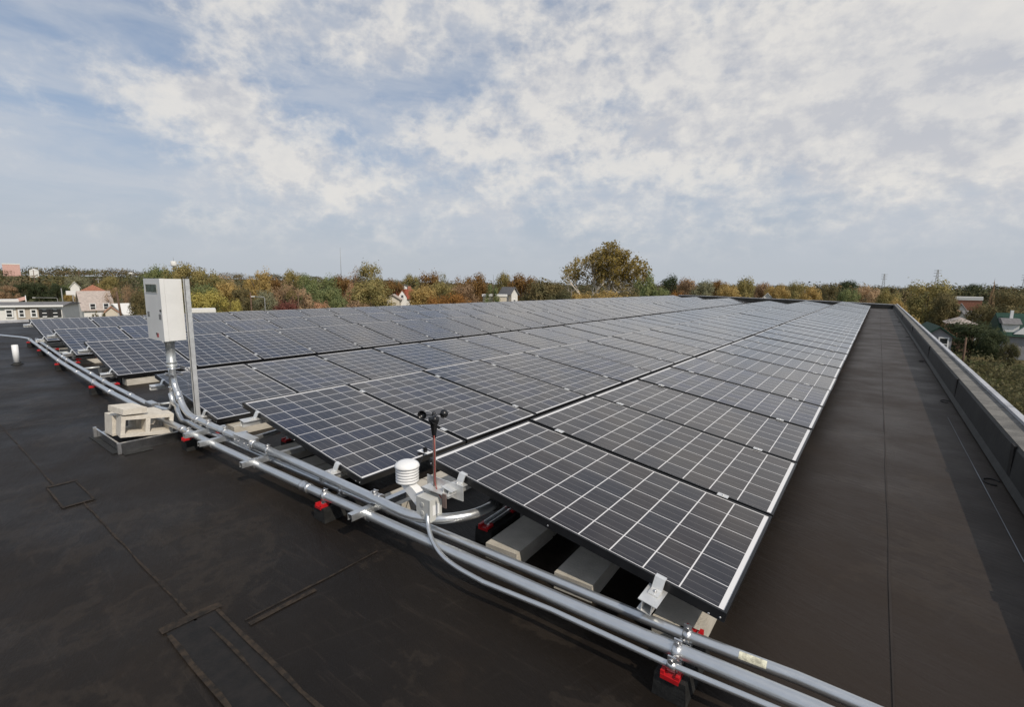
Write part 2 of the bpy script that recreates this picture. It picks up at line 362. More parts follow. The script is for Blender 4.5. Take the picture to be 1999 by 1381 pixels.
# parapet on the right, the far one and the left edge
def parapet():
    t = thing('parapet_wall', (2.2, 19.2, 0), 'low black membrane parapet with gravelled top along the right roof edge', 'wall')
    pr = [(0,0),(-.035,.02),(-.012,.075),(0,.30),(.012,.325),(.155,.335),(.17,.33),(.17,-.6),(0,-.6)]
    b = MB(); b.prism([(x, -25.0, z) for x, z in pr], (0, 50.0, 0)); b.build('wall_face', M['parapet'], t)
    b = MB(); b.poly([(.012,-25,.329),(.158,-25,.339),(.158,24.8,.339),(.012,24.8,.329)]); b.build('gravel_cap', M['gravel_cap'], t)
    b = MB(); y = -24.9
    while y < 24.7:
        b.box(.162, .205, y, min(y+2.42, 24.8), .20, .372); b.box(.155, .162, y, min(y+2.42, 24.8), .342, .372); y += 2.44
    b.build('metal_edge', M['coping'], t)
    for yy in (3.0, 5.05, 8.4, 12.8, 19, 27):
        b = MB(); b.box(-.012, .002, yy-19.2, yy-19.2+.10, .04, .322); b.build('membrane_lap', M['patch'], t)
        b = MB(); b.tube(arc((-.09, yy-19.2+.05, .004), .05, 20, 290, (1,0,0), (0,1.6,0), 14), .005, 6); b.build('dark_ring', M['rubber'], t)  # dark open ring on the roof at the foot of each lap
parapet()
def far_parapet():
    t = thing('parapet_wall', (-5, 44.2, 0), 'dark parapet closing the far end of the roof behind the panels', 'wall')
    tops = [(7.38,.26),(2.68,.41),(-4.78,.555),(-8.2,.605)]
    b = MB(); b.prism([(7.2,0,-.5)] + [(min(x,7.2),0,z) for x, z in tops] + [(-8.2,0,-.5)], (0,.25,0)); b.build('wall_face', M['parapet'], t)
    b = MB()
    for (xa, za), (xb, zb) in zip(tops, tops[1:]): b.prism([(xa,-.01,za+.002),(xb,-.01,zb+.002),(xb,-.01,zb+.045),(xa,-.01,za+.045)], (0,.28,0))
    b.build('metal_edge', M['coping'], t)
far_parapet()
t = thing('roof_edge', (-22.3, 18, 0), 'white metal edge strip along the far left side of the roof', 'roof edge')
MB().box(-.10, .12, -25, 2.1, -.25, .07).build('metal_edge', M['coping'], t)

# ------------------------------------------------------------------ solar panels
PW, PL, PITCHY = 1.65, .99, 1.0107
RX = [.9208, -1.2852, -3.6920, -7.0878, -9.7615, -11.7901]
RY = [1.8416, 1.7828, 1.8736, 1.9416, 2.0271, 1.9958]
RZ = [.25, .2288, .1649, .1596, .1834, .2718]
TL = [R_(8.57)]*3 + [R_(12.14)]*3
NP = [39, 39, 39, 41, 41, 41]
ROWN = ['row beside the bare walkway strip', 'second row from the right parapet', 'third row from the right parapet', 'fourth row from the right parapet', 'fifth row from the right parapet', 'outermost left row']
def make_panel():
    t = thing('solar_panel', (0,0,0), 'x', 'solar panel', 'solar panels in six long rows')
    b = MB(); L = .012; H = .042
    b.box(-PW, 0, 0, L, -H, 0); b.box(-PW, 0, PL-L, PL, -H, 0)
    b.box(-L, 0, L, PL-L, -H, 0); b.box(-PW, -PW+L, L, PL-L, -H, 0)
    b.build('frame', M['frame'], t, bevel=.0012)
    b = MB(); b.box(-PW+L, -L, L, PL-L, -.012, -.004); b.build('cell_sheet', M['cells'], t)
    return t
pan0 = make_panel()
for r in range(6):
    for n in range(NP[r]):
        p = pan0 if (r == 0 and n == 0) else clone(pan0)
        p.location = (RX[r] + rnd.uniform(-.003,.003), RY[r] + n*PITCHY, RZ[r] + rnd.uniform(-.003,.003)); p.rotation_euler = (rnd.uniform(-.002,.002), TL[r]+rnd.uniform(-.003,.003), 0)
        p['label'] = 'black-framed solar panel, %s from the near end of the %s' % (ORD[n], ROWN[r])

for p in [q for q in COL.objects if q.name.startswith('solar_panel') and ', first from' in q['label']]:   # frame screws show on the front panels
    for x in (-.018, -.06, -.82, -PW+.018):
        MB().lathe([(.0045, 0), (.0045, .002), (.002, .003)], (x, -.0005, -.028 if x != -.06 else -.036), 8, 0, (0,-1,0)).build('screw', M['zinc'], p)

# rails with end clamps and mid clamps
def rail(r, off, which):
    tl = TL[r]; L = NP[r]*PITCHY + .16
    t = thing('mounting_rail', (RX[r]-off*math.cos(tl), RY[r]-.125, RZ[r]+off*math.sin(tl)-.044), 'aluminium rail under the %s edge of the %s' % (which, ROWN[r]), 'rail', 'aluminium panel rails')
    t.rotation_euler = (0, tl, 0)
    b = MB(); w, h, k_ = .021, .048, .003
    b.box(-w, w, 0, L, -k_, 0); b.box(-w, w, 0, L, -h, -h+k_); b.box(-w, -w+k_, 0, L, -h+k_, -k_); b.box(w-k_, w, 0, L, -h+k_, -k_)
    b.box(-w-.018, -w, 0, L, -.004, -.0005); b.box(w, w+.018, 0, L, -.004, -.0005); b.box(-w-.014, -w, 0, L, -h+.0005, -h+.004)
    b.build('rail_profile', M['alu'], t)
    b = MB(); y = .086                          # z shaped clip with a bolt at the near end
    b.prism([(-.022,y-.028,.001),(-.022,y+.018,.001),(-.022,y+.034,.045),(-.022,y+.052,.047),(-.022,y+.052,.051),(-.022,y+.030,.050),(-.022,y+.014,.006),(-.022,y-.028,.006)], (.044,0,0))
    c = b.build('end_clamp', M['alu'], t, bevel=.0015)
    MB().lathe([(.007,0),(.007,.006),(.004,.009)], (0, y-.006, .006), 10).build('bolt', M['zinc'], c)
    mb = MB(); mb.box(-.030, .030, -.021, .021, .0445, .0475); mb.lathe([(.006,.0475),(.006,.053)], (0,0,0), 8)
    m0 = mb.build('mid_clamp', M['alu'], t); m0.location = (0, .125 + PITCHY - .0103, 0)
    for n in range(2, NP[r]):
        c = m0.copy(); COL.objects.link(c); c.location.y = .125 + n*PITCHY - .0103
for r in range(6): rail(r, .27, 'low'); rail(r, 1.39, 'high')

# ------------------------------------------------------------------ ballast blocks
def block_mesh(name, dx, dy, dz, m, seed):
    b = MB(); b.box(-dx/2, dx/2, 0, dy, 0, dz); o = b.build(name, m, None, bevel=.003)
    return o
blk0 = block_mesh('concrete_block', .19, .39, .19, M['concrete_grey'], 1)
def put_block(x, y, label, z=.002, rz=0, hs=.45, first=[True], group='concrete ballast blocks under the panels'):
    o = blk0 if first[0] else clone(blk0); first[0] = False
    o.location = (x, y, z); o.rotation_euler = (0, 0, rz); o.scale = (1.06, 1, hs); tag(o, label, 'concrete block', group)
put_block(-.215, 1.883, 'grey concrete block under the nearest panel, beside the curved conduit', rz=.05)
put_block(.225, 1.884, 'grey concrete block in the middle under the nearest panel front', rz=.05)
put_block(.725, 1.872, 'concrete block at the low front corner of the nearest panel')
put_block(.20, 2.31, 'concrete block half hidden behind the middle block under the nearest panel', rz=-.03)
put_block(-.24, 2.30, 'concrete block hidden behind the one beside the curved conduit')
for j in range(3): put_block(-1.14, 1.87+j*.40, 'concrete block in the line between first and second rows, %s from the front' % ORD[j])
put_block(-1.94, 1.86, 'concrete block under the second row front, right of its pair'); put_block(-2.17, 1.86, 'concrete block under the second row front, left of its pair')
put_block(-2.62, 1.86, 'concrete block under the high front corner of the second row')
for r in range(2, 6):
    for j in range(2):
        x = {2: -3.68, 3: -7.20, 4: -9.90, 5: -11.95}[r]
        put_block(x, RY[r]+.10+j*.40, 'tan concrete block along the low side of the %s, %s from the front' % (ROWN[r].replace(' from the right parapet',''), ORD[j]))
    put_block(RX[r]-.9, RY[r]+.12, 'concrete block under the middle of the front panel, %s' % ROWN[r]); put_block(RX[r]-1.42, RY[r]+.12, 'concrete block under the high side of the front panel, %s' % ROWN[r])
put_block(-13.5, 2.15, 'pale concrete block at the corner where the conduits turn')

# ------------------------------------------------------------------ conduit run
YB = [(3.2,1.70),(1.17,1.685),(.77,1.651),(-1.45,1.592),(-2.85,1.567),(-4.6,1.575),(-6.3,1.607),(-9.3,1.735),(-12.4,1.93)]
def yb(x):
    for (xa, ya), (xb, yb_) in zip(YB, YB[1:]):
        if xb <= x <= xa: return ya + (yb_-ya)*(xa-x)/(xa-xb)
    return YB[0][1] if x > YB[0][0] else YB[-1][1] + (YB[-1][0]-x)*.055
def run(x0, x1, dy, z, step=.7):
    n = max(1, int(abs(x1-x0)/step)); return [(x0+(x1-x0)*i/n, yb(x0+(x1-x0)*i/n)+dy, z) for i in range(n+1)]
def coupling(parent, c, axis, r, n=1):
    b = MB(); a = Vector(axis).normalized(); L = .045
    b.lathe([(r+.001,-L),(r+.006,-L+.002),(r+.006,-L+.016),(r+.003,-L+.02),(r+.003,L-.02),(r+.006,L-.016),(r+.006,L-.002),(r+.001,L)], c, 18, 0, a)
    b.build('coupling', M['zinc'], parent)
def smooth(P, n=5):                             # Catmull-Rom through the given points
    P = [Vector(p) for p in P]; Q = [P[0]*2-P[1]] + P + [P[-1]*2-P[-2]]; out = []
    for a, b_, c, d_ in zip(Q, Q[1:], Q[2:], Q[3:]):
        for i in range(n):
            u = i/n; out.append(.5*((2*b_) + (c-a)*u + (2*a-5*b_+4*c-d_)*u*u + (3*b_-a-3*c+d_)*u**3))
    return out + [P[-1]]
def pipe(name, pts, r, label, m='galv', coup=(), cat='conduit', group='metal conduits along the array front', n=18):
    o = MB().tube(pts, r, n).build(name, M[m]); tag(o, label, cat, group)
    for c, ax in coup: coupling(o, c, ax, r)
    return o
rb = .0275
P2 = run(3.4, -13.2, 0, .150)
P2 += [(-13.6,2.01,.15),(-13.9,2.02,.15),(-14.3,1.97,.15),(-15.2,1.74,.15),(-18.5,.85,.15)]
pipe('conduit', P2, rb, 'thick front conduit running the whole length and turning at the far left', coup=[((x, yb(x), .15), (-1, .0, 0)) for x in (-1.62, -3.66, -6.0, -7.9, -10.6)])
c1 = [(-4.15,1.655,.40),(-4.14,1.665,.30)] + arc((-3.97,1.69,.30), .17, 180, 270, (1,0,0), (0,0,1), 8)[1:]
P1 = smooth(c1[:-1] + [(-3.92,1.70,.140),(-3.6,1.69,.135),(-3.3,1.69,.14)], 3)[:-4] and c1[:-1] + [(-3.92,1.70,.140),(-3.6,1.69,.135)] + [(x, yb(x)+.095+(.02 if x > -1 else .03), .142) for x in (-3.2,-2.4,-1.5,-.6,.2,.77,.98,1.13,1.17,1.3,2.4,3.4)]
pipe('conduit', P1, .0222, 'middle conduit behind the thick front one, dropping from the white box', coup=[((-.98, yb(-.98)+.125, .142), (1,0,0))])
ra = .0275
pa = [(-4.06,1.66,.66),(-4.06,1.66,.60),(-4.055,1.66,.54),(-4.03,1.66,.48),(-3.985,1.66,.425),(-3.93,1.662,.36),(-3.87,1.664,.30),(-3.79,1.667,.255),(-3.69,1.67,.235),(-3.58,1.672,.230)]
pa += [(x, 1.672+(x+3.58)*.0, .230) for x in (-3.2,-2.78)]
oa = pipe('conduit', smooth(pa), ra, 'bent conduit sweeping from under the white box down to the pull box', coup=[((-3.60,1.672,.230),(1,0,0)),((-3.96,1.661,.395),(.6,0,-.75))])
pb_ = [(-2.50,1.672,.232),(-1.8,1.668,.232),(-1.05,1.652,.232),(-.80,1.642,.232)]
pb_ += arc((-.72,1.98,.232), .34, 270, 358, (1,0,0), (0,1,0), 12) + [(-.385,2.06,.232)]
ob = pipe('conduit', pb_, ra, 'raised conduit from the pull box that curves under the panels near the sensor', coup=[((-.98,1.664,.232),(1,0,0))])
b = MB(); b.lathe([(ra+.001,-.03),(ra+.012,-.028),(ra+.014,0),(ra+.012,.02),(ra+.004,.024),(ra+.004,.05)], (-.385,2.05,.232), 16, 0, (.02,1,0)); b.build('end_bushing', M['rubber'], ob)
pe = run(-4.93, -13.3, .105, .150); pe.append((-13.6, 2.12, .15))
oe = pipe('conduit', pe, .0262, 'thick rear conduit running left from the elbow fitting behind the block pile', coup=[((x, yb(x)+.105, .15), (-1, .02, 0)) for x in (-5.6, -7.6, -9.9)])
pc = [(-4.14,1.67,.66),(-4.15,1.67,.5),(-4.17,1.67,.36)] + arc((-4.33,1.67,.36), .16, 0, -80, (1,0,0), (0,0,1), 8)[1:] + [(-4.45,1.672,.185),(-4.70,1.68,.165)]
oc = pipe('conduit', smooth(pc, 3), .021, 'slim bent conduit curving left behind the block pile from the white box', coup=[((-4.158,1.67,.42),(0,0,1))])
b = MB(); b.tube([(3.4, yb(3.4)-.062, .137)] + [(x, yb(x)-.062, .137) for x in (1.17,.77,.3)] + smooth([(-.05,1.545,.137),(-.22,1.552,.140),(-.34,1.568,.152),(-.44,1.60,.182),(-.503,1.632,.225),(-.53,1.655,.268),(-.535,1.668,.31)], 6), .0118, 14)
os_ = tag(b.build('conduit', M['galv']), 'thin front conduit climbing to the small sensor junction box', 'conduit', 'metal conduits along the array front')
# short pipes that leave the run and go under the panels
pipe('conduit', [(-2.66,1.70,.228),(-2.70,1.80,.215),(-2.78,2.0,.20),(-2.86,2.25,.19)], .022, 'short conduit leaving the pull box to go under the third row')
pipe('conduit', [(-4.86,1.72,.15),(-4.84,1.9,.15),(-4.82,2.3,.15)], .016, 'short conduit leaving the elbow fitting to go under the panels', 'galv_dull')
pipe('conduit', [(-8.2,1.79,.15),(-8.2,1.95,.15),(-8.2,2.5,.15)], .018, 'short conduit leaving the run under the fourth row front', 'galv_dull')
pipe('conduit', [(-10.6,1.93,.15),(-10.6,2.1,.15),(-10.6,2.6,.15)], .018, 'short conduit leaving the run under the fifth row front', 'galv_dull')
# pull box and elbow fitting
t = thing('pull_box', (-2.64, 1.672, .232), 'boxy galvanised pull box with screwed cover in the raised conduit', 'pull box')
MB().box(-.13,.13,-.036,.036,-.042,.034).build('body', M['zinc'], t, bevel=.008)
MB().box(-.135,.135,-.040,.040,.034,.040).build('cover', M['galv'], t, bevel=.002)
for x in (-.11,-.05,.05,.11): MB().lathe([(.006,0),(.006,.005),(.003,.007)], (x,-.036,-.005), 8, 0, (0,-1,0)).build('screw', M['zinc'], t)
for sx in (-1, 1): MB().lathe([(.034,0),(.036,.006),(.036,.03),(.031,.034)], (sx*.128,0,0), 16, 0, (sx,0,0)).build('hub', M['zinc'], t)
t = thing('elbow_fitting', (-4.86, 1.69, .15), 'grey elbow conduit fitting with cover behind the block pile', 'conduit fitting')
MB().box(-.10,.10,-.032,.034,-.034,.034).build('body', M['zinc'], t, bevel=.01)
MB().box(-.095,.095,-.028,.03,.034,.040).build('cover', M['galv'], t, bevel=.003)
MB().lathe([(.022,0),(.028,.004),(.028,.03),(.02,.034)], (.03,.034,0), 14, 0, (0,1,0)).build('hub', M['zinc'], t)

# supports under the run
def make_support(n_pipes):
    t = thing('pipe_support', (0,0,0), 'x', 'pipe support', 'black rubber pipe supports with red ends')
    b = MB(); b.prism([(-.062,0,0),(.062,0,0),(.056,0,.092),(-.056,0,.092)], (0,.30,0)); body = b.build('rubber_base', M['rubber'], t, bevel=.005)
    for y0, y1 in ((-.004,.050),(.252,.304)):
        b = MB(); b.box(-.034,-.020,y0,y1,.0925,.112); b.box(.020,.034,y0,y1,.0925,.112); b.box(-.020,.020,y0,y1,.0925,.099)
        b.box(-.033,.033, y0-.003 if y0 < 0 else y1, y0 if y0 < 0 else y1+.003, .083, .099); b.build('red_end', M['red'], t, bevel=.002)
    b = MB(); b.box(-.0205,.0205,.03,.27,.0995,.103); b.box(-.0205,-.018,.03,.27,.103,.121); b.box(.018,.0205,.03,.27,.103,.121)
    b.build('strut_channel', M['galv'], t)
    return t
def strap(parent, y, z, r, w=.03):
    b = MB(); n = 16; a0 = []
    b.lathe([(r+.0015,-w/2),(r+.004,-w/2),(r+.004,w/2),(r+.0015,w/2)], (0,y,z), 18, 0, (1,0,0))
    b.box(-w/2,w/2,y-.004,y+.004,z+r+.002,z+r+.022); b.tube([(0,y-.016,z+r+.012),(0,y+.018,z+r+.012)], .0045, 8)
    b.lathe([(.010,0),(.010,.006)], (0,y-.018,z+r+.012), 6, 0, (0,1,0))
    b.box(-w/2,w/2,y-.003,y+.003,z-r-.012,z-r-.001)
    b.build('strap_clamp', M['zinc'], parent)
sup0 = make_support(1)
SUPS = [(.80,'beside the near front corner of the array'),(-1.40,'below the raised conduit left of sensors'),(-3.50,'touching the block pile frame'),(-6.80,'in front of the fourth row of panels'),(-9.40,'in front of the fifth row near the vent'),(-11.75,'in front of the outermost left row'),(-13.55,'at the corner where the conduits turn left')]
for i, (x, lab) in enumerate(SUPS):
    o = sup0 if i == 0 else clone(sup0)
    y0 = yb(x) - (.05 if i else .045) - (.03 if i == 0 else 0)
    o.location = (x, y0, .001); o['label'] = 'black rubber pipe support with red ends ' + lab
SUPO = [o for o in COL.objects if o.name.startswith('pipe_support')]
for o in SUPO:
    x = o.location.x; y0 = o.location.y
    strap(o, yb(x)-y0, .149, rb)
    if x > -3: strap(o, yb(x)+.118-y0, .141, .0222)
    if x > 0: strap(o, yb(x)-.062-y0, .136, .0118)
    if x < -5: strap(o, yb(x)+.105-y0, .149, .0262)
for x, y, lab in [(-.42,1.98,'under the curved conduit below the nearest panel'),(-2.80,2.06,'under the short conduit below the second row'),(-7.45,2.05,'under the short conduit below the fourth row'),(-9.85,2.05,'under the short conduit below the fifth row')]:
    c = thing('pipe_support', (x,y,.001), 'black rubber pipe support with red ends ' + lab, 'pipe support', 'black rubber pipe supports with red ends', rz=.05)
    for ch in [q for q in sup0.children if not q.name.startswith('strap')]: clone(ch, c)
# strut channels that carry the raised conduit across the run
def strut(x, y0, y1, z, lab, pipes):
    t = thing('strut_channel', (x, y0, z), lab, 'strut', 'short galvanised struts across the conduits')
    b = MB(); L = y1-y0; h, w, k_ = .036, .0205, .0025
    b.box(-w,w,0,L,-k_,0); b.box(-w,-w+k_,0,L,-h,-k_); b.box(w-k_,w,0,L,-h,-k_); b.box(-w,-w+.008,0,L,-h-k_,-h); b.box(w-.008,w,0,L,-h-k_,-h)
    b.build('channel', M['galv'], t)
    for y, zz, r in pipes: strap(t, y-y0, zz-z, r)
strut(-3.33, 1.47, 1.80, .198, 'short strut across the conduits right above the block pile support', [(1.672,.230,ra)])
strut(-3.00, 1.46, 1.84, .198, 'short strut across the conduits between the block pile and the pull box', [(1.672,.230,ra),(yb(-3.0),.150,rb)])
strut(-2.27, 1.465, 1.95, .198, 'short strut across the conduits just right of the pull box', [(1.670,.232,ra),(yb(-2.27),.150,rb)])
strut(-.985, 1.485, 1.97, .198, 'short strut across the conduits left of the white radiation shield', [(1.664,.232,ra),(yb(-.985),.150,rb)])
# small paper label on the rear conduit
b = MB(); x0, x1 = .985, 1.075
for a in range(5):
    f0, f1 = R_(100+a*14), R_(100+(a+1)*14)
    pt = lambda x, f: (x, yb(x)+.115+math.cos(f)*.0228, .142+math.sin(f)*.0232)
    b.poly((pt(x0,f0), pt(x1,f0), pt(x1,f1), pt(x0,f1)))
tag(b.build('sticker', M['cream']), 'small cream sticker on the rear conduit near the array corner', 'sticker')

# ------------------------------------------------------------------ white combiner box on its post
t = thing('strut_post', (-3.95, 1.80, .12), 'tall galvanised strut post standing behind the white electrical box', 'post')
b = MB(); w, k_ = .0205, .003; H = 1.385
b.box(-w,w,w-k_,w,0,H); b.box(-w,-w+k_,-w,w-k_,0,H); b.box(w-k_,w,-w,w-k_,0,H); b.box(-w,-w+.009,-w,-w+k_,0,H); b.box(w-.009,w,-w,-w+k_,0,H); b.box(w+.0005,w+.003,-.012,.012,0,H)
b.build('channel', M['post'], t)
b = MB(); b.box(-.26,.0,-.028,-.021,.50,.535); b.tube([(-.03,-.06,.515),(-.03,-.02,.515)], .006, 8); b.tube([(-.06,-.06,.525),(-.06,-.02,.525)], .006, 8); b.build('cross_bracket', M['zinc'], t)
MB().box(-.05,.12,-.03,.02,-.02,.0).build('foot_plate', M['alu'], t)
BX0, BX1, BY0, BY1, BZ0, BZ1 = -4.43, -4.005, 1.597, 1.775, .925, 1.503
t = thing('electrical_box', (-4.2, 1.69, BZ0), 'white electrical box with display window mounted high on the strut post', 'electrical box')
b = MB(); b.box(-.212,.212,-.055,.085,0,BZ1-BZ0); b.build('body', M['white_paint'], t, bevel=.004)
b = MB(); b.box(-.215,.215,-.093,-.057,-.003,BZ1-BZ0+.002); door = b.build('door', M['white_paint'], t, bevel=.005)
H = BZ1-BZ0
MB().box(-.16,.135,-.0955,-.0925,H-.125,H-.055).build('display_window', M['screen'], t)
b = MB(); b.box(-.16,.135,-.0975,-.0956,H-.053,H-.048); b.box(-.16,.135,-.0975,-.0956,H-.132,H-.127); b.box(-.165,-.16,-.0975,-.0956,H-.132,H-.048); b.box(.135,.14,-.0975,-.0956,H-.132,H-.048); b.build('display_frame', M['pale_grey'], t)
for x, z in ((-.15, .24), (.155, .225)):
    b = MB(); b.box(x-.03,x+.03,-.0945,-.0925,z-.025,z+.025); b.build('sticker', M['sticker'], t)
MB().lathe([(.012,0),(.012,.006),(.008,.009)], (.185,-.093,.285), 12, 0, (0,-1,0)).build('lock', M['ink'], t)
MB().box(.02,.075,-.0945,-.0925,.028,.068).build('sticker', M['red_ink'], t)
MB().box(.015,.045,-.0965,-.0946,.05,.07).build('sticker', M['ink'], t)
# big riser under the box
t = thing('riser_pipe', (-4.115, 1.675, .66), 'thick galvanised riser pipe joining the white box to the bent conduits', 'pipe')
MB().lathe([(.040,.262),(.046,.258),(.046,.235),(.0385,.232),(.0385,.06),(.044,.056),(.044,.036),(.041,.034),(.041,.026),(.046,.024),(.046,0),(.040,-.004)][::-1], (0,0,0), 22).build('pipe', M['galv_dull'], t)
b = MB(); b.box(-.055,.165,-.045,-.037,-.085,-.055); b.box(-.055,.10,.050,.056,-.085,-.055); b.tube([(-.045,-.06,-.07),(-.045,.06,-.07)], .006, 8); b.tube([(.06,-.05,-.07),(.06,.06,-.07)], .006, 8); b.build('clamp_bracket', M['zinc'], t)

# ------------------------------------------------------------------ block pile on its frame
t = thing('ballast_frame', (-4.15, 1.36, 0), 'small metal angle frame on the roof holding the loose block pile', 'frame')
b = MB(); b.box(.33,.336,-.20,.28,.003,.09); b.box(.30,.33,-.20,.28,.084,.09); b.build('rail', M['angle'], t)
MB().box(.312,.338,-.205,.30,.0905,.0945).build('lit_edge_strip', M['zinc'], t)  # brighter strip added so the rail's top edge reads as lit
MB().box(-.42,.32,-.212,-.198,.0755,.079).build('lit_edge_strip', M['zinc'], t)  # same added bright line along the side angle's top edge
b = MB(); b.box(-.42,.33,-.208,-.202,.003,.075); b.box(-.42,.33,-.202,-.17,.003,.008); b.build('side_angle', M['angle'], t)
b = MB(); b.box(.27,.42,-.205,.0,.002,.006); b.box(-.45,.30,-.26,-.21,.002,.006); b.build('base_pad', M['rubber'], t)
for x in (.345, -.40): MB().box(x-.012,x+.012,-.235,-.209,.004,.10).build('end_bracket', M['zinc'], t)
MB().box(-.40,-.36,-.20,.28,.003,.045).build('rear_rail', M['galv_dull'], t)
def hollow_block(label, loc, rot):
    b = MB(); L, H_, D = .395, .19, .19; e = .032; m = .034
    # outline with two cells, holes run through in local x
    zs = [0, e, H_-e, H_]; ys = [0, e, L/2-m/2, L/2+m/2, L-e, L]
    for i in range(5):
        for j in range(3):
            if j == 1 and i in (1, 3): continue
            b.box(-D/2, D/2, ys[i], ys[i+1], zs[j], zs[j+1])
    bmesh.ops.remove_doubles(b.bm, verts=b.bm.verts, dist=.0005)
    seen = {}
    for f in list(b.bm.faces):
        key = tuple(round(q, 3) for q in f.calc_center_median()); seen.setdefault(key, []).append(f)
    bmesh.ops.delete(b.bm, geom=[f for l in seen.values() if len(l) > 1 for f in l], context='FACES')
    o = b.build('hollow_block', M['concrete'], None); o.location = loc; o.rotation_euler = rot
    return tag(o, label, 'concrete block', 'loose concrete blocks in the pile')
hollow_block('hollow concrete block lying on its side, showing two openings at front of pile', (-4.10, 1.205, .092), (R_(-7), 0, R_(-4)))
hollow_block('hollow concrete block lying behind the front one in the pile', (-4.33, 1.19, .062), (R_(-4), 0, R_(3)))
b = MB(); b.box(-.13,.13,-.095,.095,0,.052); o = b.build('concrete_paver', M['concrete'], None, bevel=.004)
o.location = (-4.13, 1.30, .290); o.rotation_euler = (R_(-6), R_(2), R_(10)); tag(o, 'solid cream concrete slab on top of the block pile', 'concrete slab')

# ------------------------------------------------------------------ weather station
t = thing('sensor_bracket', (-.47, 1.725, .385), 'aluminium angle bracket on the rail end carrying the sensors', 'bracket')
b = MB(); b.box(-.17,.10,.03,.035,-.03,.052); b.box(-.15,.05,-.03,.03,.0,.005); b.build('angle_plate', M['alu'], t)
b = MB(); b.box(.04,.066,-.062,-.056,-.045,.03); b.build('copper_clip', M['brown_mast'], t)
t = thing('junction_box', (-.56, 1.69, .238), 'small pale grey junction box on the thin conduit below the sensors', 'junction box')
MB().box(-.052,.045,-.042,.040,0,.118).build('body', M['pale_grey'], t, bevel=.004)
MB().box(.0455,.056,-.044,.042,-.002,.120).build('lid', M['pale_grey'], t, bevel=.003)
MB().box(.0562,.058,-.025,.022,.03,.085).build('sticker', M['white_plastic'], t)
for z in (.035, .082): MB().lathe([(.014,0),(.014,.002),(.010,.0025)], (-.005,-.042,z), 14, 0, (0,-1,0)).build('knockout', M['pale_grey'], t)
MB().lathe([(.016,-.02),(.016,0)], (.028,-.02,0), 12).build('gland', M['zinc'], t)
t = thing('radiation_shield', (-.80, 1.75, .362), 'white louvred radiation shield on a white arm', 'weather sensor')
pr = [(.045,-.012),(.052,-.004)]
for i in range(5): z = i*.0165; pr += [(.060,z-.002),(.0655,z-.004),(.0665,z+.003),(.0625,z+.0125)]
pr += [(.050,.081),(.071,.082),(.072,.090),(.066,.101),(.048,.112),(.02,.117),(.001,.118)]
MB().lathe(pr, (0,0,0), 28).build('louvres', M['white_plastic'], t)
b = MB(); b.prism([(-.045,-.028,-.012),(.04,-.028,-.010),(.075,-.028,-.022),(.205,-.028,-.10),(.205,-.028,-.165),(.13,-.028,-.135),(.0,-.028,-.045)], (0,.05,0)); b.build('arm', M['white_plastic'], t)
t = thing('anemometer', (-.575, 1.75, .388), 'black three cup anemometer on a thin mast with red wire', 'anemometer')
MB().tube([(0,0,0),(0,0,.30)], .0085, 12).build('mast', M['brown_mast'], t)
MB().tube([(.009,-.008,.29),(.010,-.007,.2),(.010,-.008,.1),(.012,-.01,.03),(.05,-.03,-.005),(.09,-.04,-.03)], .0028, 6).build('wire', M['red_wire'], t)
b = MB(); b.lathe([(.011,.275),(.013,.30),(.020,.345),(.027,.365),(.029,.372),(.029,.388),(.012,.390),(.010,.40),(.010,.415),(.004,.42)], (0,0,0), 20); b.build('body', M['black_plastic'], t)
for az_ in (-35, 85, 205):
    a = R_(az_); c = Vector((math.cos(a)*.068, math.sin(a)*.068, .395)); ax = Vector((-math.sin(a), math.cos(a), 0)).normalized()
    b = MB(); b.tube([(0,0,.40), tuple(c*.75 + Vector((0,0,.10)))], .003, 6)
    b.lathe([(.001,-.026),(.012,-.023),(.021,-.014),(.026,0),(.024,0),(.019,-.012),(.010,-.021),(.001,-.023)], c, 16, 0, ax); b.build('cup', M['black_plastic'], t)
t = thing('panel_sensor', (-1.30, 2.33, .245), 'small white plate with black connector on the second row corner', 'sensor')
MB().box(-.07,.04,.0,.045,0,.004).build('plate', M['white_plastic'], t)
b = MB(); b.box(-.012,-.002,.008,.03,.004,.04); b.box(.002,.010,.008,.03,.004,.036); b.build('connector', M['black_plastic'], t)
MB().tube(smooth([(0,.01,.01),(.02,-.02,-.01),(.09,-.14,-.06),(.30,-.36,-.07),(.66,-.56,.08)]), .003, 6).build('cable', M['black_plastic'], t)
# roof vent
t = thing('vent_pipe', (-10.62, 1.40, 0), 'short white vent pipe standing on the roof at far left', 'vent pipe')
MB().lathe([(.043,.03),(.043,.345),(.037,.347),(.037,.25)], (0,0,0), 20).build('pipe', M['white_plastic'], t)
MB().lathe([(.085,.002),(.072,.012),(.052,.03),(.046,.045)], (0,0,0), 20).build('boot', M['rubber'], t)

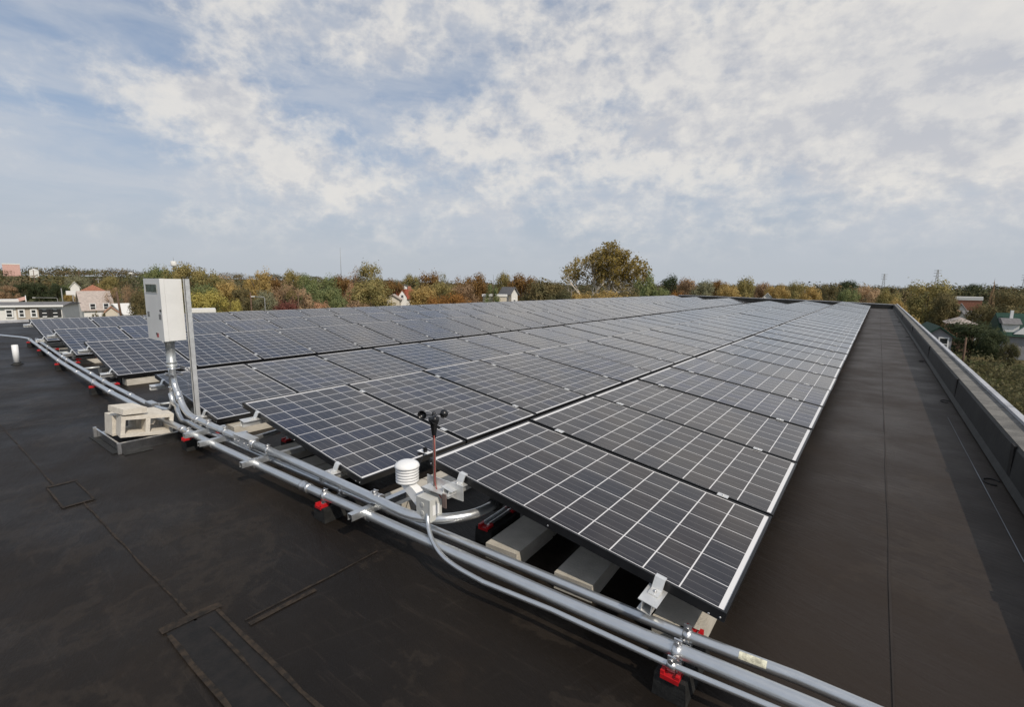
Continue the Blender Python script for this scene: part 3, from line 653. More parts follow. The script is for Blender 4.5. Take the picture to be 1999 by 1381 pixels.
# ------------------------------------------------------------------ land
def gmat(name, cols, scale):
    m = bpy.data.materials.new(name); m.use_nodes = True; t = NT(m.node_tree); b = t.n['Principled BSDF']; b.inputs['Roughness'].default_value = .95
    b.inputs['Specular IOR Level'].default_value = .1
    o = t.add('ShaderNodeTexCoord').outputs['Object']; col = c4(cols[0])
    for i, c in enumerate(cols[1:]): col = t.mix(t.ramp(t.noise(t.vm('ADD', o, (i*31.0, i*17.0, 0)), scale*(1+i), 7, .65), .42, .60), col, c4(c))
    t.l.new(col, b.inputs['Base Color']); return m
M['ground'] = gmat('autumn_ground', [(.075,.075,.028), (.11,.085,.04), (.055,.065,.022)], .06)
def hill(x, y):
    d = math.hypot(x, y); a = math.degrees(math.atan2(x, y))        # azimuth from +Y towards +X
    f = min(1, max(0, (d-330)/420)); f = f*f*(3-2*f)
    g = min(1, max(0, (-38-a)/34)); g = g*g*(3-2*g)
    return GZ + f*(2.0 + 11*g)
b = MB(); N = 60; ext = 3400
def gx(i): s = (i/N)*2-1; return math.copysign(abs(s)**2.2, s)*ext
vv = [[b.bm.verts.new((gx(i), gx(j)+20, hill(gx(i), gx(j)+20)-.02)) for j in range(N+1)] for i in range(N+1)]
for i in range(N):
    for j in range(N): f = b.bm.faces.new((vv[i][j], vv[i+1][j], vv[i+1][j+1], vv[i][j+1])); f.smooth = True
tag(b.build('ground', M['ground']), kind='structure')

# ------------------------------------------------------------------ trees
def leaf_quad(bm, p, s, r, out=None):
    n = Vector((r.gauss(0,1), r.gauss(0,1), r.gauss(0,1)))
    if out is not None: n = n.normalized()*.42 + out*1.6 + Vector((0,0,.25))
    n.normalize(); a = n.orthogonal().normalized(); q = r.uniform(0, 6.28); b_ = n.cross(a)
    u = (a*math.cos(q)+b_*math.sin(q))*s; v = (b_*math.cos(q)-a*math.sin(q))*s*r.uniform(.5,.9)
    bm.faces.new([bm.verts.new(p+u*1.1), bm.verts.new(p+v), bm.verts.new(p-u), bm.verts.new(p-v*.9)])
def crown_mesh(seed, style, n=6500, leaf=.019):
    r = random.Random(seed); bm = bmesh.new(); cl = []
    K = {'round': 34, 'bush': 30, 'oval': 34, 'conifer': 46, 'bare': 40, 'spread': 34}[style]
    while len(cl) < K:
        x, y, z = r.uniform(-1,1), r.uniform(-1,1), r.uniform(-1,1)
        if style == 'conifer':
            h = (z+1)/2; lim = (1-h)*.95+.05
            if math.hypot(x, y) > lim or math.hypot(x, y) < lim*.45: continue
            cl.append((Vector((x*.5, y*.5, h)), .05+.10*(1-h)))
        else:
            q = x*x+y*y+z*z
            if q > 1 or q < .22: continue
            if style == 'bush' and z < -.7: continue
            if style == 'spread' and z < -.35 and math.hypot(x,y) > .75: continue
            wz = .5+.5*z
            cl.append((Vector((x*.37, y*.37, .5+z*.37)), r.uniform(.09,.19)*(.8 if style == 'bare' else 1)))
    per = n//K
    for c, rad in cl:
        k2 = int(per*(rad/.135)**1.6) if style != 'conifer' else int(per*(rad/.10)**1.2)
        for _ in range(max(12, int(k2*(.45 if style == 'bare' else 1)))):
            d_ = Vector((r.gauss(0,1), r.gauss(0,1), r.gauss(0,1)*.85)).normalized()
            rr = rad*(r.random()**.45)*1.08
            if r.random() < .07: rr *= 1.35
            p = c + d_*rr
            if style == 'conifer': p.z -= .25*math.hypot(d_.x,d_.y)*rad
            leaf_quad(bm, p, leaf*r.uniform(.6,1.25)*(.8 if style == 'bare' else 1), r, d_)
    me = bpy.data.meshes.new('crown'); bm.to_mesh(me); bm.free(); return me
CROWN = {s: [crown_mesh(11+i*7+j*101, s) for i in range(3)] for j, s in enumerate(('round','oval','conifer','bare','bush','spread'))}
def trunk_mesh(seed, style):
    r = random.Random(seed); b = MB()
    if style == 'conifer': b.tube([(0,0,0),(0,0,.95)], [.018,.003], 7)
    else:
        b.tube([(0,0,0),(.005,.003,.22),(-.006,.004,.45),(.005,-.004,.75)], [.028,.022,.015,.004], 8)
        for i in range(9):
            a = r.uniform(0,6.28); h0 = r.uniform(.18,.5); L = r.uniform(.18,.36)
            p = Vector((0,0,h0)); q = p + Vector((math.cos(a)*L*.6, math.sin(a)*L*.6, L*.55)); e = q + Vector((math.cos(a)*L*.4, math.sin(a)*L*.4, L*.5))
            b.tube([p, q, e], [.011,.007,.002], 6)
    me = bpy.data.meshes.new('trunk'); bmesh.ops.recalc_face_normals(b.bm, faces=b.bm.faces); b.bm.to_mesh(me); b.bm.free(); me.materials.append(M['bark']); return me
TRUNK = [trunk_mesh(i, 'x') for i in range(4)]; TRUNKC = trunk_mesh(0, 'conifer')
tn = [0]
def tree(px, top, w, dist, style, leaf, label, base=None, low=.12, name='tree', cat='tree', group=None):
    tn[0] += 1; r = random.Random(tn[0]*13)
    p = at(px, 560, dist); g = hill(p.x, p.y) if base is None else base; H = zof(px, top, dist) - g; wd = wof(px, w, dist)*(1.18 if style != 'conifer' else 1)
    t = thing(name, (p.x, p.y, g), label, cat, group, rz=r.uniform(0, 6.28))
    o = bpy.data.objects.new('crown', r.choice(CROWN[style])); COL.objects.link(o); o.parent = t
    cz = H*low; o.location = (0,0,cz); o.scale = (wd*1.04, wd*1.04, (H-cz)*1.04)
    if not o.data.materials: o.data.materials.append(LEAF[leaf])
    o.material_slots[0].link = 'OBJECT'; o.material_slots[0].material = LEAF[leaf]
    k2 = bpy.data.objects.new('trunk', TRUNKC if style == 'conifer' else r.choice(TRUNK)); COL.objects.link(k2); k2.parent = t; k2.scale = (max(wd, H*.6), max(wd, H*.6), H)
    return t
T = [ # px, top, width, dist, style, leaf, label
 (14,556,46,216,'round','brown','rusty brown tree at the far left edge behind the townhouse'),
 (42,550,44,222,'round','dark','dark green tree over the cemetery, left in the hedge row'),
 (76,549,46,222,'round','dark','dark green tree in the middle of the cemetery hedge row'),
 (110,552,44,220,'bush','dark','dark green tree at the right end of the cemetery hedge row'),
 (135,553,36,226,'round','green','green tree between the cemetery hedge and the roadside sign'),
 (134,571,26,205,'bush','golden','low golden bush beside the roadside sign'),
 (152,538,60,260,'round','sage','grey green tree rising behind the tiled roof building'),
 (213,536,48,190,'round','olive','olive tree behind the tiled roof building, right side'),
 (228,549,56,125,'bare','brown','bare brown tree behind the leaning brown utility pole'),
 (256,548,50,128,'bare','brown','bare brown tree just left of the white electrical box'),
 (266,558,44,105,'oval','deep','dark olive tree partly behind the left edge of the electrical box'),
 (180,602,24,120,'conifer','deep','small dark conifer in front of the big shingle roof house'),
 (200,604,22,118,'bush','deep','small bush between the shingle roof house and its porch'),
 (272,602,22,100,'bush','deep','low dark bush beside the electrical box bottom'),
 (308,517,66,130,'round','green','green tree top left of the water tank above the electrical box'),
 (336,517,50,128,'oval','olive','olive tree directly below the white water tank'),
 (376,512,76,135,'round','olive','tallest olive tree right of the water tank'),
 (412,524,70,134,'spread','olive','olive brown tree right of the tallest one near the water tank'),
 (440,523,56,140,'bare','tan','thin sparse tree top against the sky, right of the olive group'),
 (446,545,70,120,'round','golden','golden olive tree behind the round yellow green tree'),
 (396,553,70,112,'round','green','mid green tree behind the round yellow green tree, left side'),
 (408,561,76,92,'round','yellow','round yellow green tree just right of the strut post'),
 (455,580,34,88,'bush','yellow','small yellow bush right of the round yellow green tree'),
 (472,560,52,110,'round','deep','dark olive tree with gaps behind the small yellow bush'),
 (507,518,56,118,'spread','golden','tall golden tree with ragged top left of the brown trees'),
 (530,533,46,130,'round','rust','rusty tree right beside the tall golden tree'),
 (553,540,78,98,'bare','brown','bare reddish brown tree above the maroon shrub'),
 (518,563,50,92,'bush','sage','grey green tree behind the curved street lamp'),
 (575,525,42,150,'round','olive','olive tree top above the tan pine'),
 (592,540,64,105,'conifer','tan','tan feathery pine in front of the green trees'),
 (556,582,56,80,'bush','maroon','dark maroon shrub rising behind the rear panel row'),
 (604,533,44,140,'round','green','green tree right of the tan pine top'),
 (632,531,72,110,'spread','green','wide green tree with pale streaks left of the rust trees'),
 (640,556,60,95,'round','green','lower dark green tree below the wide green one'),
 (628,583,50,78,'bush','pink','reddish pink shrub behind the rear panel row'),
 (666,534,44,125,'round','rust','rust orange tree left of the pink one'),
 (690,513,46,135,'bare','brown','tall bare brown tree twinned with the round olive tree'),
 (724,512,56,132,'round','olive','tall round olive tree standing above the treeline'),
 (690,547,46,100,'oval','pink','salmon pink tree in the middle of the left treeline'),
 (722,543,96,88,'round','olive','broad olive green tree in front of the salmon pink one'),
 (656,577,60,84,'bush','green','green shrub under the salmon pink tree'),
 (700,584,56,80,'bush','brown','brown low shrub under the broad olive tree'),
 (766,542,50,120,'round','rust','orange rust tree behind the red roofed house'),
 (802,533,34,210,'round','olive','small olive treetop behind the red roofed house'),
 (838,530,50,130,'round','rust','rust orange tree right of the red roofed house'),
 (862,521,28,140,'bare','sage','thin tall tree poking above the rust orange one'),
 (826,553,62,100,'round','golden','golden olive tree right beside the red roofed house'),
 (868,548,60,110,'round','olive','olive brown tree right of the golden one, mid treeline'),
 (896,533,44,130,'bare','rust','brown tree with orange tips left of the green pine'),
 (926,528,50,128,'spread','rust','orange brown tree with a ragged top left of the green pine'),
 (905,553,60,108,'round','brown','brown tree below the ragged orange one'),
 (890,566,66,78,'bush','orange','bright orange shrub along the rear edge of the array, right one'),
 (852,573,62,80,'bush','orange','bright orange shrub along the rear edge of the array, left one'),
 (963,531,50,100,'conifer','green','green pine beside the small white gabled house'),
 (982,529,30,135,'round','olive','small olive tree top right of the green pine'),
 (1018,531,60,125,'round','rust','rust tree right of the green pine, behind the gabled house'),
 (1048,538,90,84,'bush','deep','big rounded grey olive bush tree left of the sycamore'),
 (1088,545,60,88,'round','deep','dark olive tree tucked under the left side of the sycamore'),
 (1262,525,50,86,'oval','green','green tree against the right side of the sycamore'),
 (1222,558,60,80,'bush','deep','dark bushy tree under the right side of the sycamore'),
 (1140,564,70,82,'bush','golden','golden undergrowth below the sycamore trunk'),
 (1188,563,96,77,'bush','golden','wide golden thicket right at the foot of the sycamore'),
 (1098,562,64,79,'bush','scrub','olive thicket left of the sycamore foot'),
 (1310,537,48,150,'round','dark','dark green tree right of the green one by the sycamore'),
 (1290,556,50,95,'bush','green','low green tree behind the array, right of the sycamore'),
 (1322,563,36,84,'bush','orange','orange shrub at the far end of the array'),
 (1342,541,50,135,'round','brown','russet brown tree above the far corner of the array'),
 (1374,545,50,130,'round','sage','grey green tree right of the russet brown one'),
 (1406,545,36,180,'round','rust','rusty tree top left of the olive pair'),
 (1418,550,60,112,'round','golden','golden brown tree of the pair above the far parapet'),
 (1452,539,54,115,'round','olive','bright olive green tree of the pair above the far parapet'),
 (1492,548,44,170,'round','brown','brown tree right of the bright olive pair'),
 (1520,552,50,150,'round','golden','golden tree left of the small white house beyond the far parapet'),
 (1556,550,56,165,'round','olive','olive tree beyond the far parapet, third from the bright olive pair'),
 (1585,555,50,140,'bush','golden','golden bushy tree right of the small white house'),
 (1618,553,50,160,'round','deep','dark olive tree beyond the end of the first panel row'),
 (1652,546,56,240,'round','dark','dark tree rising highest left of the pylons'),
 (1660,560,50,140,'bush','green','green tree beyond the far parapet above the first panel row end'),
 (1698,556,56,150,'round','tan','tan olive tree just left of the smaller pylon'),
 (1735,558,54,140,'oval','olive','olive tree just under the smaller pylon'),
 (1757,578,36,100,'bush','golden','golden bush beyond the far roof corner'),
 (1815,547,112,118,'round','olive','large round olive tree beside the roof corner on the right'),
 (1845,565,70,112,'round','deep','dark part tree merging with the large olive tree, right side'),
 (1795,612,62,62,'bush','golden','golden bush leaning over the right parapet near the far corner'),
 (1765,610,34,72,'bush','green','small green bush behind the far corner of the right parapet'),
 (1975,565,110,105,'round','deep','dark olive tree at the right edge behind the green roofed house'),
 (1925,590,80,112,'bush','deep','dark tree between the brick building and the green roofed house'),
 (1900,552,50,330,'round','dark','small dark treetop on the right horizon'),
 (1912,624,136,82,'bush','dark','big round dark tree in front of the green roofed house'),
 (1990,668,46,76,'bush','scrub','low olive bush before the grey wall at the right edge'),
 (1958,645,62,78,'bush','dark','dark bush hugging the right side of the big round tree'),
]
for a in T: tree(*a)
t = tree(1940, 540, 14, 260, 'conifer', 'tan', 'pale narrow bare poplar on the right horizon')
# the sycamore: pale limbs seen through a loose crown
def sycamore():
    D = 92; px = 1180; p = at(px, 560, D); H = zof(px, 474, D)-GZ; Wd = wof(px, 160, D); r = random.Random(5)
    t = thing('sycamore_tree', (p.x, p.y, GZ), 'tall golden sycamore with pale limbs standing highest on the skyline', 'tree')
    rd = Vector((rt.x, rt.y, 0)).normalized()
    fw = Vector((fwd.x, fwd.y, 0)).normalized(); b = MB(); tips = []
    def inside(q):
        lat, z = q.dot(rd)/Wd, q.z/H
        for a, c, ra_, rz_ in ((-.32,.62,.20,.18),(-.42,.52,.13,.17),(-.36,.74,.07,.10),(-.12,.68,.17,.21),(.03,.80,.15,.195),(.20,.70,.17,.21),(.36,.67,.15,.18),(.42,.50,.13,.19),(0,.42,.48,.22)):
            if ((lat-a)/ra_)**2 + ((z-c)/rz_)**2 < 1: return True
        return False
    def limb(p0, d0, L, r0, lvl):
        pts = [p0]; d_ = d0.normalized(); n = 5
        if lvl and not inside(p0): return
        for i in range(n):
            d_ = (d_ + Vector((r.gauss(0,.12), r.gauss(0,.12), r.gauss(0,.08)+.06))).normalized(); pts.append(pts[-1]+d_*L/n)
        if lvl:
            while len(pts) > 3 and not inside(pts[-1]): pts.pop()
            n = len(pts)-1
        b.tube(pts, [r0*(1-.75*i/n) for i in range(n+1)], 7)
        if lvl < 3:
            for i in range(2, n+1):
                for _ in range(2 if lvl < 2 else 1):
                    q = Vector((r.gauss(0,1), r.gauss(0,1), r.gauss(0,.5)+.35)).normalized()
                    limb(pts[i], d_*.7+q*.8, L*r.uniform(.42,.6), r0*(1-.75*i/n)*.65+.008, lvl+1)
        if lvl >= 1: tips.extend(pts[2:])
    for sx, up, L, r0 in ((-.75,.9,.55,.26),(-.25,1.2,.60,.22),(.1,1.4,.66,.28),(.02,2.2,.62,.2),(.5,1.1,.56,.22),(.95,.8,.5,.2)):
        r0 *= 1.3; limb(Vector((sx*.8*rd.x, sx*.8*rd.y, H*.20)), rd*sx*.8+Vector((0,0,up)) + Vector((0, r.gauss(0,.15), 0)), H*L, r0, 0)
    b.tube([(0,0,0),(0,0,H*.22)], [.55,.4], 9)
    b.build('trunk', M['pale_bark'], t)
    bm = bmesh.new()
    for q in tips:
        if not inside(q): continue
        for _ in range(r.choice((0,0,2,4,6)) if q.z > H*.56 else (r.choice((0,3,5,7)) if q.dot(fw) > .6 else 0)):
            o_ = Vector((r.gauss(0,.34), r.gauss(0,.34), r.gauss(0,.28))); leaf_quad(bm, q+o_, r.uniform(.13,.26), r, o_.normalized() if o_.length > 0 else None)
    me = bpy.data.meshes.new('crown'); bm.to_mesh(me); bm.free(); me.materials.append(LEAF['sycamore'])
    o = bpy.data.objects.new('crown', me); COL.objects.link(o); o.parent = t
sycamore()

# far woods: too many crowns to tell apart, one mass
def far_woods():
    m = bpy.data.materials.new('far_foliage'); m.use_nodes = True; t = NT(m.node_tree); b = t.n['Principled BSDF']; b.inputs['Roughness'].default_value = .9; b.inputs['Specular IOR Level'].default_value = .1
    ca = t.add('ShaderNodeVertexColor', layer_name='tint'); g = t.add('ShaderNodeNewGeometry')
    t.l.new(t.mix(t.ramp(g.outputs['Random Per Island'], 0, 1, 0, .5), ca.outputs[0], c4((.05,.05,.028))), b.inputs['Base Color'])
    bm = bmesh.new(); lay = bm.loops.layers.float_color.new('tint'); r = random.Random(99)
    pal = [(.135,.118,.050),(.105,.105,.052),(.155,.115,.052),(.14,.108,.062),(.088,.094,.048),(.16,.108,.055),(.12,.102,.064)]
    def crown(x, y, z, w, h, c, n, s):
        f0 = len(bm.faces)
        for _ in range(n):
            d_ = Vector((r.gauss(0,1), r.gauss(0,1), r.gauss(0,1))).normalized(); rr = r.random()**.4
            p = Vector((x + d_.x*w*.5*rr, y + d_.y*w*.5*rr, z + h*.55 + d_.z*h*.45*rr)); leaf_quad(bm, p, s*r.uniform(.6,1.2), r, d_)
        bm.faces.ensure_lookup_table(); k2 = r.uniform(.75,1.25)
        for f in bm.faces[f0:]:
            for l in f.loops: l[lay] = (c[0]*k2, c[1]*k2, c[2]*k2, 1)
    for _ in range(1150):
        dist = 190*(7.0**(r.random()**1.15)); px = r.uniform(-140, 2140); q = at(px, 560, dist)
        if dist < 330 and px < 280: continue
        if dist < 260 and px > 1780: continue
        h = r.uniform(6.5, 12.5); w = h*r.uniform(.8,1.2); g = hill(q.x, q.y)
        crown(q.x, q.y, g, w*(1+dist/900), h*(1 if dist < 500 else r.uniform(.8,1.0)), r.choice(pal), 230 if dist < 450 else 120, .033*w*(1+dist/700))
    me = bpy.data.meshes.new('far_woods'); bm.to_mesh(me); bm.free(); me.materials.append(m)
    o = bpy.data.objects.new('far_woods', me); COL.objects.link(o); tag(o, kind='stuff', label='mixed autumn woods reaching back to the horizon', cat='woods')
far_woods()

# brush on the slope beside the right parapet
def brush():
    bm = bmesh.new(); r = random.Random(17)
    for _ in range(26000):
        y = r.uniform(16, 78); x = 2.9 + (y*.19+1.5)*r.random()**.8 + r.uniform(0,2); hgt = 1.5 + 1.5*math.sin(x*1.1+y*.6)*math.sin(y*.37+x*.3)
        p = Vector((x, y, GZ + max(.05, r.random()*max(.3, hgt)))); leaf_quad(bm, p, r.uniform(.08,.20), r, Vector((r.gauss(0,.8),r.gauss(0,.8),.6)))
    me = bpy.data.meshes.new('brush'); bm.to_mesh(me); bm.free(); me.materials.append(LEAF['scrub'])
    o = bpy.data.objects.new('brush', me); COL.objects.link(o); tag(o, kind='stuff', label='tangled golden brush on the ground beside the right parapet', cat='brush')
brush()

# ------------------------------------------------------------------ houses and street things
def pm(name, c, r=.8, **kw): return mat(name, c, r, 0, .3, **kw)
HM = {'white': pm('white_siding', (.72,.71,.68), var=.06, vscale=2), 'cream': pm('cream_siding', (.62,.56,.46), var=.06, vscale=2), 'tan': pm('tan_siding', (.46,.40,.33), var=.08, vscale=2),
      'grey': pm('grey_siding', (.27,.27,.28), var=.08, vscale=2), 'brick': pm('brick_wall', (.34,.15,.10), var=.25, vscale=3), 'pinkbrick': pm('pink_wall', (.60,.38,.33), var=.1, vscale=1),
      'shingle': pm('pale_shingles', (.42,.36,.32), var=.18, vscale=3), 'redroof': pm('red_shingles', (.27,.075,.045), var=.25, vscale=3), 'tile': pm('brown_tiles', (.30,.13,.08), var=.3, vscale=4),
      'orange': pm('orange_shingles', (.40,.22,.14), var=.2, vscale=3), 'greyroof': pm('grey_shingles', (.17,.165,.165), var=.2, vscale=3), 'whiteroof': pm('white_roof', (.70,.69,.66), var=.05),
      'greenroof': pm('dark_green_shingles', (.018,.050,.036), var=.25, vscale=3), 'trim': pm('white_trim', (.75,.75,.74)), 'pane': mat('window_glass', (.03,.035,.04), .12, 0, .6), 'dark': pm('dark_shutter', (.03,.03,.03))}
def house(px, dist, w, dep, wall_top, ridge_top, wall, roof, label, rz=0, name='house', wins=(), axis='x', base=GZ, chimney=None, eave=.35, trim=None, cat='house'):
    p = at(px, 560, dist); zt = zof(px, wall_top, dist); zr = zof(px, ridge_top, dist); w = wof(px, w, dist)
    t = thing(name, (p.x, p.y, base), label, cat, rz=rz)
    hw, hd, H, Rg = w/2, dep/2, zt-base, zr-base
    b = MB(); b.box(-hw,hw,-hd,hd,0,H)
    if axis == 'y':                             # gable ends face local -y and +y
        b.prism([(-hw,-hd,H),(hw,-hd,H),(0,-hd,Rg-.05)], (0,dep,0))
    elif axis == 'x': b.prism([(-hw,-hd,H),(-hw,hd,H),(-hw,0,Rg-.05)], (w,0,0))
    b.build('wall', HM[wall], t)
    e = eave; b = MB(); th = .18
    if axis == 'x':
        s_ = (Rg-H)/hd
        for sg in (-1, 1): b.prism([(-hw-e, sg*(hd+e), H-s_*e+.02),(-hw-e,0,Rg+.02),(-hw-e,0,Rg+th),(-hw-e, sg*(hd+e), H-s_*e+th)], (w+2*e,0,0))
    elif axis == 'y':
        s_ = (Rg-H)/hw
        for sg in (-1, 1): b.prism([(sg*(hw+e),-hd-e,H-s_*e+.02),(0,-hd-e,Rg+.02),(0,-hd-e,Rg+th),(sg*(hw+e),-hd-e,H-s_*e+th)], (0,dep+2*e,0))
    elif axis == 'hip':
        q = [(-hw-e,-hd-e,H),(hw+e,-hd-e,H),(hw+e,hd+e,H),(-hw-e,hd+e,H)]; k_ = min(hw,hd)*.75
        r0, r1 = ((-hw+k_,0,Rg),(hw-k_,0,Rg)) if hw >= hd else ((0,-hd+k_,Rg),(0,hd-k_,Rg))
        if hw >= hd:
            b.poly((q[0],q[1],r1,r0)); b.poly((q[2],q[3],r0,r1)); b.poly((q[1],q[2],r1)); b.poly((q[3],q[0],r0))
        else:
            b.poly((q[0],q[1],r0)); b.poly((q[1],q[2],r1,r0)); b.poly((q[2],q[3],r1)); b.poly((q[3],q[0],r0,r1))
        b.poly(q[::-1])
    else: b.box(-hw-.15,hw+.15,-hd-.15,hd+.15,H+.003,max(Rg, H+.25))
    ro = b.build('roof', HM[roof], t)
    if chimney:
        cx_, cy_, ch = chimney; MB().box(cx_-.4,cx_+.4,cy_-.4,cy_+.4,H,ch).build('chimney', HM['brick'], ro)
    for side, u, z0, ww, hh in wins:            # side: f (local -y), r (+x), l (-x)
        fr, pn = MB(), MB()
        def bx(m_, a, c, d0, d1, za, zb):
            if side == 'f': m_.box(a, c, -hd-d1, -hd-d0, za, zb)
            elif side == 'r': m_.box(hw+d0, hw+d1, a, c, za, zb)
            else: m_.box(-hw-d1, -hw-d0, a, c, za, zb)
        q = .12
        for a, c, za, zb in ((u-q,u,z0-q,z0+hh+q),(u+ww,u+ww+q,z0-q,z0+hh+q),(u,u+ww,z0+hh,z0+hh+q),(u,u+ww,z0-q,z0),(u,u+ww,z0+hh*.48,z0+hh*.54)): bx(fr, a, c, .003, .10, za, zb)
        wo_ = fr.build('window', HM['trim'], t); bx(pn, u, u+ww, .003, .04, z0, z0+hh); pn.build('pane', HM['pane'], wo_)
    return t
AZL = R_(90)                                    # local -y towards the camera for things far to the left
def face(px): d_ = ray(px, 560); return math.atan2(d_.y, d_.x) - PI/2
# left: row of townhouses (three units)
TD = 92
def townhouse():
    pL, pR = at(-30, 560, TD), at(115, 560, TD-2); c = (pL+pR)/2; dv = (pR-pL); w = dv.length; ang = math.atan2(dv.y, dv.x)
    z0, z1 = GZ, zof(60, 597, TD); t = thing('townhouse', (c.x, c.y, GZ), 'low townhouse row with white and tan siding at far left', 'house', rz=ang)
    H = z1-z0; hw = w/2; u = w/145.0
    xs = lambda px: (px+30)*u - hw
    MB().box(-hw, hw, 0, 8, 0, H).build('wall', HM['white'], t)
    MB().box(xs(23), xs(68), -.06, -.003, 0, H-.15).build('siding_panel', HM['tan'], t)
    b = MB(); b.prism([(-hw-.3,-.4,H+.003),(-hw-.3,8.4,H+.003),(-hw-.3,4,H+.42)], (w+.6,0,0)); b.build('roof', HM['greyroof'], t)
    MB().box(-hw-.3, hw+.3, -.5, -.405, H-.12, H+.12).build('gutter', HM['trim'], t)
    pz = lambda py: zof(60, py, TD)-GZ
    for a, c2, dk in ((5,15,1),(30,38,0),(54,62,0),(75,84,2),(97,106,2)):
        fr = MB(); q = .14; x0, x1, za, zb = xs(a), xs(c2), pz(617), pz(605)
        for A in ([(x0-q,x0,za-q,zb+q),(x1,x1+q,za-q,zb+q),(x0,x1,zb,zb+q)] if dk < 2 else []) + [(x0,x1,(za+zb)/2-.05,(za+zb)/2+.05)]: fr.box(A[0],A[1],-.16,-.063,A[2],A[3])
        wn = fr.build('window', HM['trim'], t); MB().box(x0,x1,-.165,-.063,za-q,za).build('sill', HM['trim'], wn); MB().box(x0,x1,-.10,-.064,za,zb).build('pane', HM['pane'], wn)
        if dk == 2:
            for q2 in (x0-.36, x1+.01): MB().box(q2, q2+.35, -.17, -.004, za-.1, zb+.1).build('shutter', HM['dark'], t)
townhouse()
house(6, 112, 48, 5, 593, 585, 'brick', 'whiteroof', 'red brick building with a white roof edge behind the townhouse row', face(10), axis='flat', name='brick_building', cat='building')
house(181, 128, 58, 10, 603, 570, 'white', 'shingle', 'white house under one big pale shingle roof', face(181)+R_(6), axis='x', wins=[('f',-1.2,3.6,.7,1.2),('f',.8,3.6,.7,1.2)])
house(212, 112, 24, 3, 609, 600, 'cream', 'orange', 'small cream porch house with orange roof beside the shingle house', face(212), axis='y', eave=.2)
house(241, 122, 48, 7, 612, 594, 'white', 'whiteroof', 'white house with a pale roof left of the electrical box', face(240)+R_(25), axis='x')
house(181, 185, 50, 8, 569, 556, 'brick', 'tile', 'brown tile roofed building behind the big shingle roof', face(180), axis='hip', name='tiled_building', cat='building')
house(146, 215, 18, 6, 560, 551, 'white', 'whiteroof', 'small white house left of the brown tile roofed building', face(150), axis='y')
house(391, 84, 48, 4, 609, 603, 'white', 'whiteroof', 'flat white roofed shed just right of the strut post', face(391), axis='flat', name='white_shed', cat='building')
house(789, 122, 30, 6, 582, 566, 'white', 'redroof', 'white gabled house with a red roof in the treeline', face(785)+R_(10), axis='x', wins=[('f',.6,3.3,.6,.8)], chimney=(1.2,0,8.6))
house(785, 117, 17, 3, 580, 567, 'white', 'redroof', 'narrow white gable wing in front of the red roofed house', face(785), axis='y', eave=.15, wins=[('f',-.3,6.0,.55,.6)])
house(768, 114, 26, 4, 584, 576, 'cream', 'shingle', 'cream front wing left of the red roofed house', face(775)-R_(6), axis='y')
house(607, 112, 16, 4, 578, 571, 'cream', 'orange', 'small peach house half hidden between pines', face(607), axis='y')
house(966, 104, 46, 4, 579, 575, 'cream', 'whiteroof', 'low cream building just above the array left of the sycamore', face(972), axis='flat', name='low_building', cat='building')
house(993, 108, 13, 6, 572, 562, 'white', 'greyroof', 'small white gabled house left of the sycamore', face(985)+R_(25), axis='y', wins=[('f',-.25,5.3,.45,.7)])
house(790, 150, 16, 5, 560, 556, 'white', 'greyroof', 'distant white house with grey roof above the red roofed one', face(790), axis='y')
house(1500, 150, 14, 4, 580, 573, 'white', 'whiteroof', 'tiny white house beyond the far parapet', face(1500), axis='y')
house(27, 700, 34, 14, 517, 515, 'pinkbrick', 'whiteroof', 'pink brick tower block on the left horizon', face(25), axis='flat', name='tower_block', cat='building', base=0)
house(70, 640, 18, 8, 528, 525, 'white', 'whiteroof', 'low white roof on the horizon right of the pink tower', face(68), axis='hip', name='white_hall', cat='building', base=0)
house(1832, 70, 50, 8, 651, 636, 'grey', 'greenroof', 'grey gabled house with dark green trim and one window', face(1832)+R_(8), axis='y', wins=[('f',.1,3.2,.6,1.2)], eave=.25)
house(1862, 142, 36, 6, 612, 603, 'orange', 'orange', 'orange roofed house behind the golden bush, left of three', face(1866)-R_(15), axis='hip')
house(1884, 102, 52, 6, 631, 620, 'orange', 'shingle', 'orange brick house with a pale hip roof in front of the others', face(1878)+R_(5), axis='hip')
house(1905, 125, 36, 5, 618, 609, 'white', 'greyroof', 'white walled house with a grey roof left of the dark round tree', face(1898)+R_(14), axis='x', wins=[('f',-1.2,3.2,.7,.8),('f',.5,3.2,.7,.8)])
house(1882, 160, 22, 6, 606, 594, 'white', 'greyroof', 'pale gabled house below the brick school', face(1880), axis='y')
house(1895, 225, 52, 10, 586, 580, 'brick', 'whiteroof', 'long brick building with a white roof on the right', face(1893), axis='flat', name='brick_building', cat='building')
